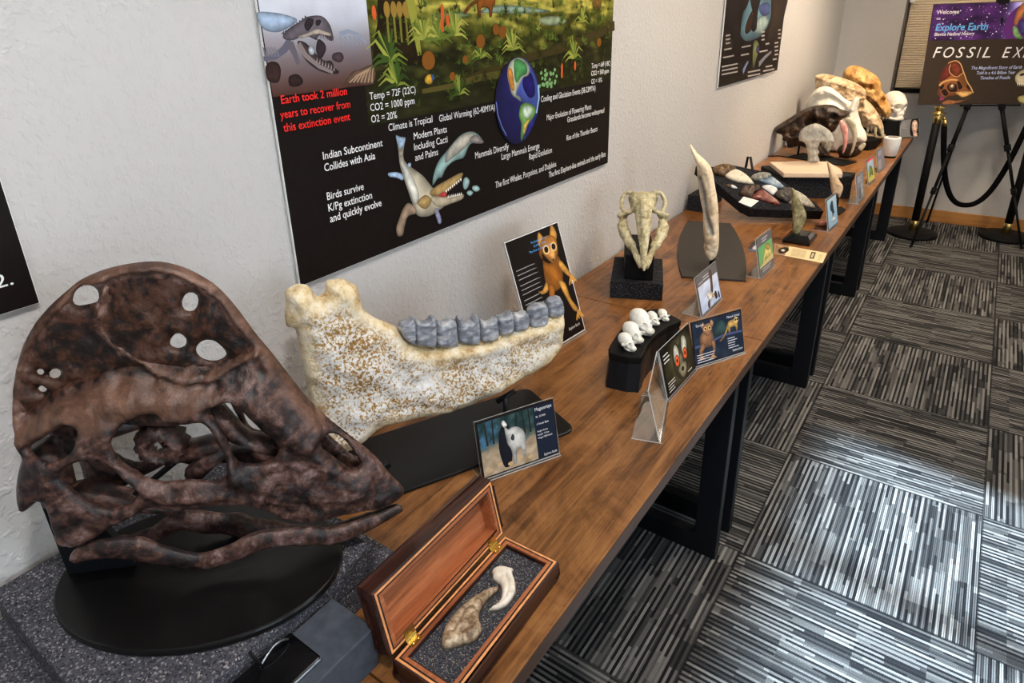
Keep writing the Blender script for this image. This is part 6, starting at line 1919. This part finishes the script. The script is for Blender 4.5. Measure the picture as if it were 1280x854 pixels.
# ------------------------------------------------------------------ rope barrier
sx = [(-.262, 5.545), (.290, 5.79)]
tops = []
HST = .930
for k, (x, y) in enumerate(sx):
    t = thing('stanchion', ['black rope post with brass fittings beside the far table end', 'black rope post on a round base under the sign, away from the tables'][k], 'post', (x, y, 0), 'rope barrier posts')
    obj('base', lathe(NB(), [(.155, 0), (.160, .004), (.160, .022), (.150, .028), (.05, .034), (.03, .036)], (x, y, 0), 48), MT['matte_black'], t, True)
    obj('base_collar', lathe(NB(), [(.024, .036), (.026, .037), (.026, .11), (.024, .112)], (x, y, 0), 24), MT['brass'], t, True)
    obj('pole', lathe(NB(), [(.022, .112), (.0245, .113), (.0245, HST - .115), (.022, HST - .114)], (x, y, 0), 24), MT['matte_black'], t, True)
    obj('top_collar', lathe(NB(), [(.024, HST - .114), (.026, HST - .113), (.026, HST - .06), (.024, HST - .058), (.024, HST - .052), (.05, HST - .048), (.05, HST - .044), (.022, HST - .038), (.022, HST - .03), (.034, HST - .004), (.032, HST)], (x, y, 0), 32), MT['brass'], t, True)
    tops.append((x, y))
d = Vector((sx[1][0] - sx[0][0], sx[1][1] - sx[0][1], 0)); L = d.length; d.normalize()
rp = thing('velvet_rope', 'black velvet rope hanging in a deep loop between the two rope posts', 'rope', (0.01, 5.67, .6), None)
A0 = Vector((sx[0][0], sx[0][1], HST - .085)) + d * .052; A1 = Vector((sx[1][0], sx[1][1], HST - .085)) - d * .052
ZL = .235
pts = []
for i in range(41):
    s_ = i / 40
    x_ = 2 * s_ - 1
    p = A0.lerp(A1, s_)
    p.z = ZL + (A0.z - .05 - ZL) * (abs(x_) ** 2.3)
    p += d * (math.sin(s_ * math.pi * 2) * -.012)
    pts.append(p)
obj('rope', tube(NB(), pts, .018, 12), MT['velvet'], rp, True)
for P_, sgn in ((A0, -1), (A1, 1)):
    bm = NB()
    tube(bm, [P_ + Vector((0, 0, -.05)), P_ + Vector((0, 0, -.02)), P_ + d * (sgn * .01) + Vector((0, 0, .0))], [.019, .016, .007], 12)
    bmesh.ops.create_uvsphere(bm, u_segments=14, v_segments=8, radius=.013, matrix=Matrix.Translation(P_ + d * (sgn * .012) + Vector((0, 0, .004))))
    obj('brass_hook', bm, MT['brass'], rp, True)
# ------------------------------------------------------------------ easel and sign
SA = 26.
sd = np.array([math.cos(math.radians(SA)), math.sin(math.radians(SA)), 0])
sn = np.array([sd[1], -sd[0], 0])
BLp = at(1147.5, 131, y=5.44)
lean = math.radians(7)
sup = np.array([0, 0, math.cos(lean)]) - sn * math.sin(lean)
FSN = Frame(BLp, sd, sup)
SW, SH = .93, None
tl_ = FSN.uv((1158, 5.5))
SH = tl_[1]
sg = thing('welcome_sign', 'dark welcome sign with a purple starry strip and FOSSIL lettering on the easel', 'sign', tuple(BLp))
MT['sign_dark'] = plain('dark_brown_print', (52, 40, 28), .45, var=.06, spec=.2)
obj('sign_board', panel(NB(), FSN, 0, SW, 0, SH, -.006, 0), MT['sign_dark'], sg)
fp = obj('sign_print', panel(NB(), FSN, .003, SW - .003, .003, SH - .003, 0, .0008), MT['sign_dark'], sg)
FSP = Frame(FSN.P(0, 0, .0008), sd, sup)
A = Art('printed_picture', FSP, fp, .0003)
E6 = crop(1140, 0, 6.1)
us = lambda pts: [FSP.uv(p) for p in E6(pts)]
zb = us([(110, 312)])[0][1]
def space(a, b):
    n_ = noise.fractal((a * 6, b * 3, 3.), 1, 2, 4)
    glow = math.exp(-((a - .56) / .06) ** 2) * .9
    base = np.array((60, 32, 84)) + n_ * np.array((56, 26, 70)) + np.array((150, 190, 230)) * glow
    return tuple(np.clip(base, 0, 255))
A.grid([(.004, SH - .004), (SW - .004, SH - .004), (SW - .004, zb), (.004, zb)], 60, 16, space)
rs = random.Random(11)
for k in range(110):
    r_ = rs.choice((.0012, .0016, .0022, .004))
    A.disc(rs.uniform(.01, .5), rs.uniform(zb + .01, SH - .01), r_, r_, (226, 220, 250), 7)
gc = us([(905, 160)])[0]
gr = us([(705, 300)])[0]
GR = math.hypot(gc[0] - gr[0], 0) * 1.02
def arcp(cx, cy, r_, a0, a1, n=24):
    return [(cx + r_ * math.cos(math.radians(a0 + (a1 - a0) * k / n)), cy + r_ * math.sin(math.radians(a0 + (a1 - a0) * k / n))) for k in range(n + 1)]
def clip_low(pts):
    return [(min(max(x, .004), SW - .004), min(max(y, zb), SH - .004)) for x, y in pts]
A.poly(clip_low(arcp(gc[0], gc[1] - .03, GR * 1.1, 0, 360, 48)[:-1]), (96, 44, 120))
A.spoly(clip_low(us([(800, 80), (850, 20), (900, 0), (960, 10), (940, 120), (880, 140), (840, 130), (800, 190), (775, 180)])), (206, 128, 84))
A.spoly(clip_low(us([(840, 110), (880, 60), (940, 60), (960, 150), (900, 190), (860, 150)])), (104, 164, 92))
A.spoly(clip_low(us([(770, 200), (800, 210), (830, 270), (850, 310), (800, 310), (770, 260)])), (126, 170, 110))
A.spoly(clip_low(us([(810, 170), (850, 150), (900, 200), (860, 270), (820, 240)])), (74, 66, 132))
# little crested skull picture
k0, k1 = us([(175, 800)])[0], us([(510, 470)])[0]
SKc = lambda pts: [(k0[0] + (x - 40) / 1200 * (k1[0] - k0[0]), k0[1] + (950 - y) / 920 * (k1[1] - k0[1]) + .012) for x, y in pts]
A.spoly(SKc(sk_out), (150, 92, 52), 2)
A.spoly(SKc([(70, 480), (60, 380), (120, 250), (230, 130), (330, 90), (330, 240), (420, 330), (300, 410), (150, 470)]), (112, 46, 40), 3)
A.spoly(SKc([(340, 120), (330, 230), (420, 320), (600, 380), (740, 330), (700, 200), (600, 100), (450, 65)]), (126, 58, 40), 3)
A.stroke(SKc(ridge1), .005, .005, (206, 160, 104)); A.stroke(SKc(crest_rim[8:]), .005, .006, (214, 172, 116)); A.stroke(SKc(brow), .012, .010, (210, 164, 104))
for q in sk_holes[7:]:
    A.spoly(SKc(q), (40, 26, 22), 3)
A.disc(*SKc([(492, 590)])[0], .020, .022, (96, 62, 42)); A.disc(*SKc([(500, 580)])[0], .009, .010, (220, 206, 180))
A.spoly(SKc([(640, 720), (800, 700), (1100, 700), (1200, 740), (1040, 810), (900, 830), (760, 780)]), (226, 178, 110), 3)
A.spoly(SKc([(150, 700), (200, 800), (330, 850), (220, 905), (170, 890)]), (150, 60, 110), 3)
A.spoly(SKc([(240, 960), (440, 880), (700, 900), (1000, 880), (1220, 800), (1000, 900), (720, 960), (500, 990)]), (170, 112, 72), 3)
# white skull picture at the sign's right
A.spoly(us([(785, 600), (800, 560), (850, 530), (930, 520), (1000, 560), (1010, 640), (900, 650), (845, 655), (800, 640)]), (226, 214, 180), 3)
A.spoly(us([(820, 570), (850, 556), (856, 572), (830, 580)]), (40, 34, 26), 3)
for k in range(5):
    A.poly(us([(800 + k * 14, 630), (810 + k * 14, 632), (806 + k * 14, 660)]), (236, 228, 204))
A.spoly(us([(805, 760), (830, 730), (1000, 720), (1010, 790), (850, 792)]), (206, 196, 130), 3)
A.done()
def stxt(s_, a, b, hpx, mat, shear=0., bold=.01):
    (p0,), (p1,) = E6([a]), E6([b])
    u0, v0 = FSP.uv(p0); u1, v1 = FSP.uv(p1)
    v2 = FSP.uv((p0[0], p0[1] - hpx / 6.1))[1]
    text(s_, FSP, u0, v0, u1 - u0, v2 - v0, MT[mat], fp, .0012, shear=shear, bold=bold)
stxt("Welcome", (186, 108), (357, 108), 30, 'ink_white')
stxt("to", (184, 150), (215, 150), 18, 'ink_white')
stxt("Explore Earth", (176, 236), (575, 230), 52, 'ink_blue', .1, .02)
stxt("Blevins Natural History", (170, 274), (474, 270), 24, 'ink_white', .1)
for ch, x in (('F', 156), ('O', 234), ('S', 330), ('S', 412), ('I', 492), ('L', 532), ('E', 684), ('X', 762)):
    wd = {'I': 22, 'O': 78, 'X': 74}.get(ch, 62)
    stxt(ch, (x, 440), (x + wd, 440), 80, 'ink_white', .25, .0)
stxt("P", (842, 440), (905, 440), 80, 'ink_white', .25, .0)
stxt("O", (925, 440), (1000, 440), 80, 'ink_white', .25, .0)
stxt("The Magnificent Story of Earth", (450, 530), (836, 530), 24, 'ink_lilac', .15)
stxt("Told in a 4.6 Billion Year", (490, 568), (785, 568), 24, 'ink_lilac', .15)
stxt("Timeline of Fossils", (518, 606), (745, 606), 24, 'ink_lilac', .15)
es = thing('easel', 'black folding tripod easel holding up the welcome sign', 'easel', (.1, 5.6, 0))
back_n = -sn
LF, RF = at(1138.5, 309, z=0.004), at(1277, 311, z=0.004)
lt_ = FSN.P(*FSN.uv((1213, 130)), -.022); rt_ = FSN.P(*FSN.uv((1254, 130)), -.022)
dL = (lt_ - LF); dR = (rt_ - RF)
apex = (LF + dL * ((1.50 - LF[2]) / dL[2]) + RF + dR * ((1.50 - RF[2]) / dR[2])) / 2
apex = np.array([FSN.P(*FSN.uv((1246, 40)), -.035)[0], FSN.P(*FSN.uv((1246, 40)), -.035)[1], 1.44])
for nm, foot, via in (('front_leg', LF, lt_), ('front_leg', RF, rt_)):
    bm = NB()
    f1 = foot + (via - foot) * .40; f2 = foot + (via - foot) * .70
    up1 = via + (via - foot) / np.linalg.norm(via - foot) * .42
    tube(bm, [foot, f1], .0075, 10); tube(bm, [f1, f2], .010, 10); tube(bm, [f2, via], .013, 10)
    tube(bm, [via, apex + (via - apex) * .02], .013, 10)
    lg = obj(nm, bm, MT['matte_black'], es, True)
    for f_, r_ in ((f1, .017), (f2, .020), (foot + (via - foot) * .985, .020)):
        q = (via - foot) / np.linalg.norm(via - foot)
        bm = NB()
        tube(bm, [f_ - q * .022, f_ + q * .022], r_, 10)
        box(bm, -.012, .012, -.03, -.012, -.014, .014, .003, Matrix.Translation(f_))
        obj('leg_clamp', bm, MT['matte_black'], lg)
    bm = NB()
    bmesh.ops.create_uvsphere(bm, u_segments=12, v_segments=8, radius=.012, matrix=Matrix.Translation(foot + np.array([0, 0, .008])))
    obj('rubber_foot', bm, MT['matte_black'], lg, True)
rf = np.array([-.20, 5.93, .004])
bm = NB()
tube(bm, [rf, rf + (apex - rf) * .5], .007, 10); tube(bm, [rf + (apex - rf) * .5, apex], .011, 10)
obj('rear_leg', bm, MT['matte_black'], es, True)
bm = NB()
box(bm, -.035, .035, -.02, .02, -.05, .05, .006, Matrix.Translation(apex))
tube(bm, [apex, FSN.P(FSN.uv((1254, 5))[0], SH + .03, -.02)], .012, 10)
obj('head', bm, MT['matte_black'], es)
bm = NB()
uq = FSN.uv((1254, 5))[0]
panel(bm, FSN, uq - .035, uq + .035, SH - .012, SH + .05, -.022, -.008); panel(bm, FSN, uq - .035, uq + .035, SH + .003, SH + .018, -.008, .006); panel(bm, FSN, uq - .03, uq + .03, SH - .012, SH + .018, .003, .008)
obj('top_clip', bm, MT['matte_black'], es)
bm = NB()
uL, uR = FSN.uv((1213, 130))[0], FSN.uv((1254, 130))[0]
panel(bm, FSN, uL - .05, uR + .10, -.014, -.002, -.03, .012)
obj('ledge_bar', bm, MT['matte_black'], es)
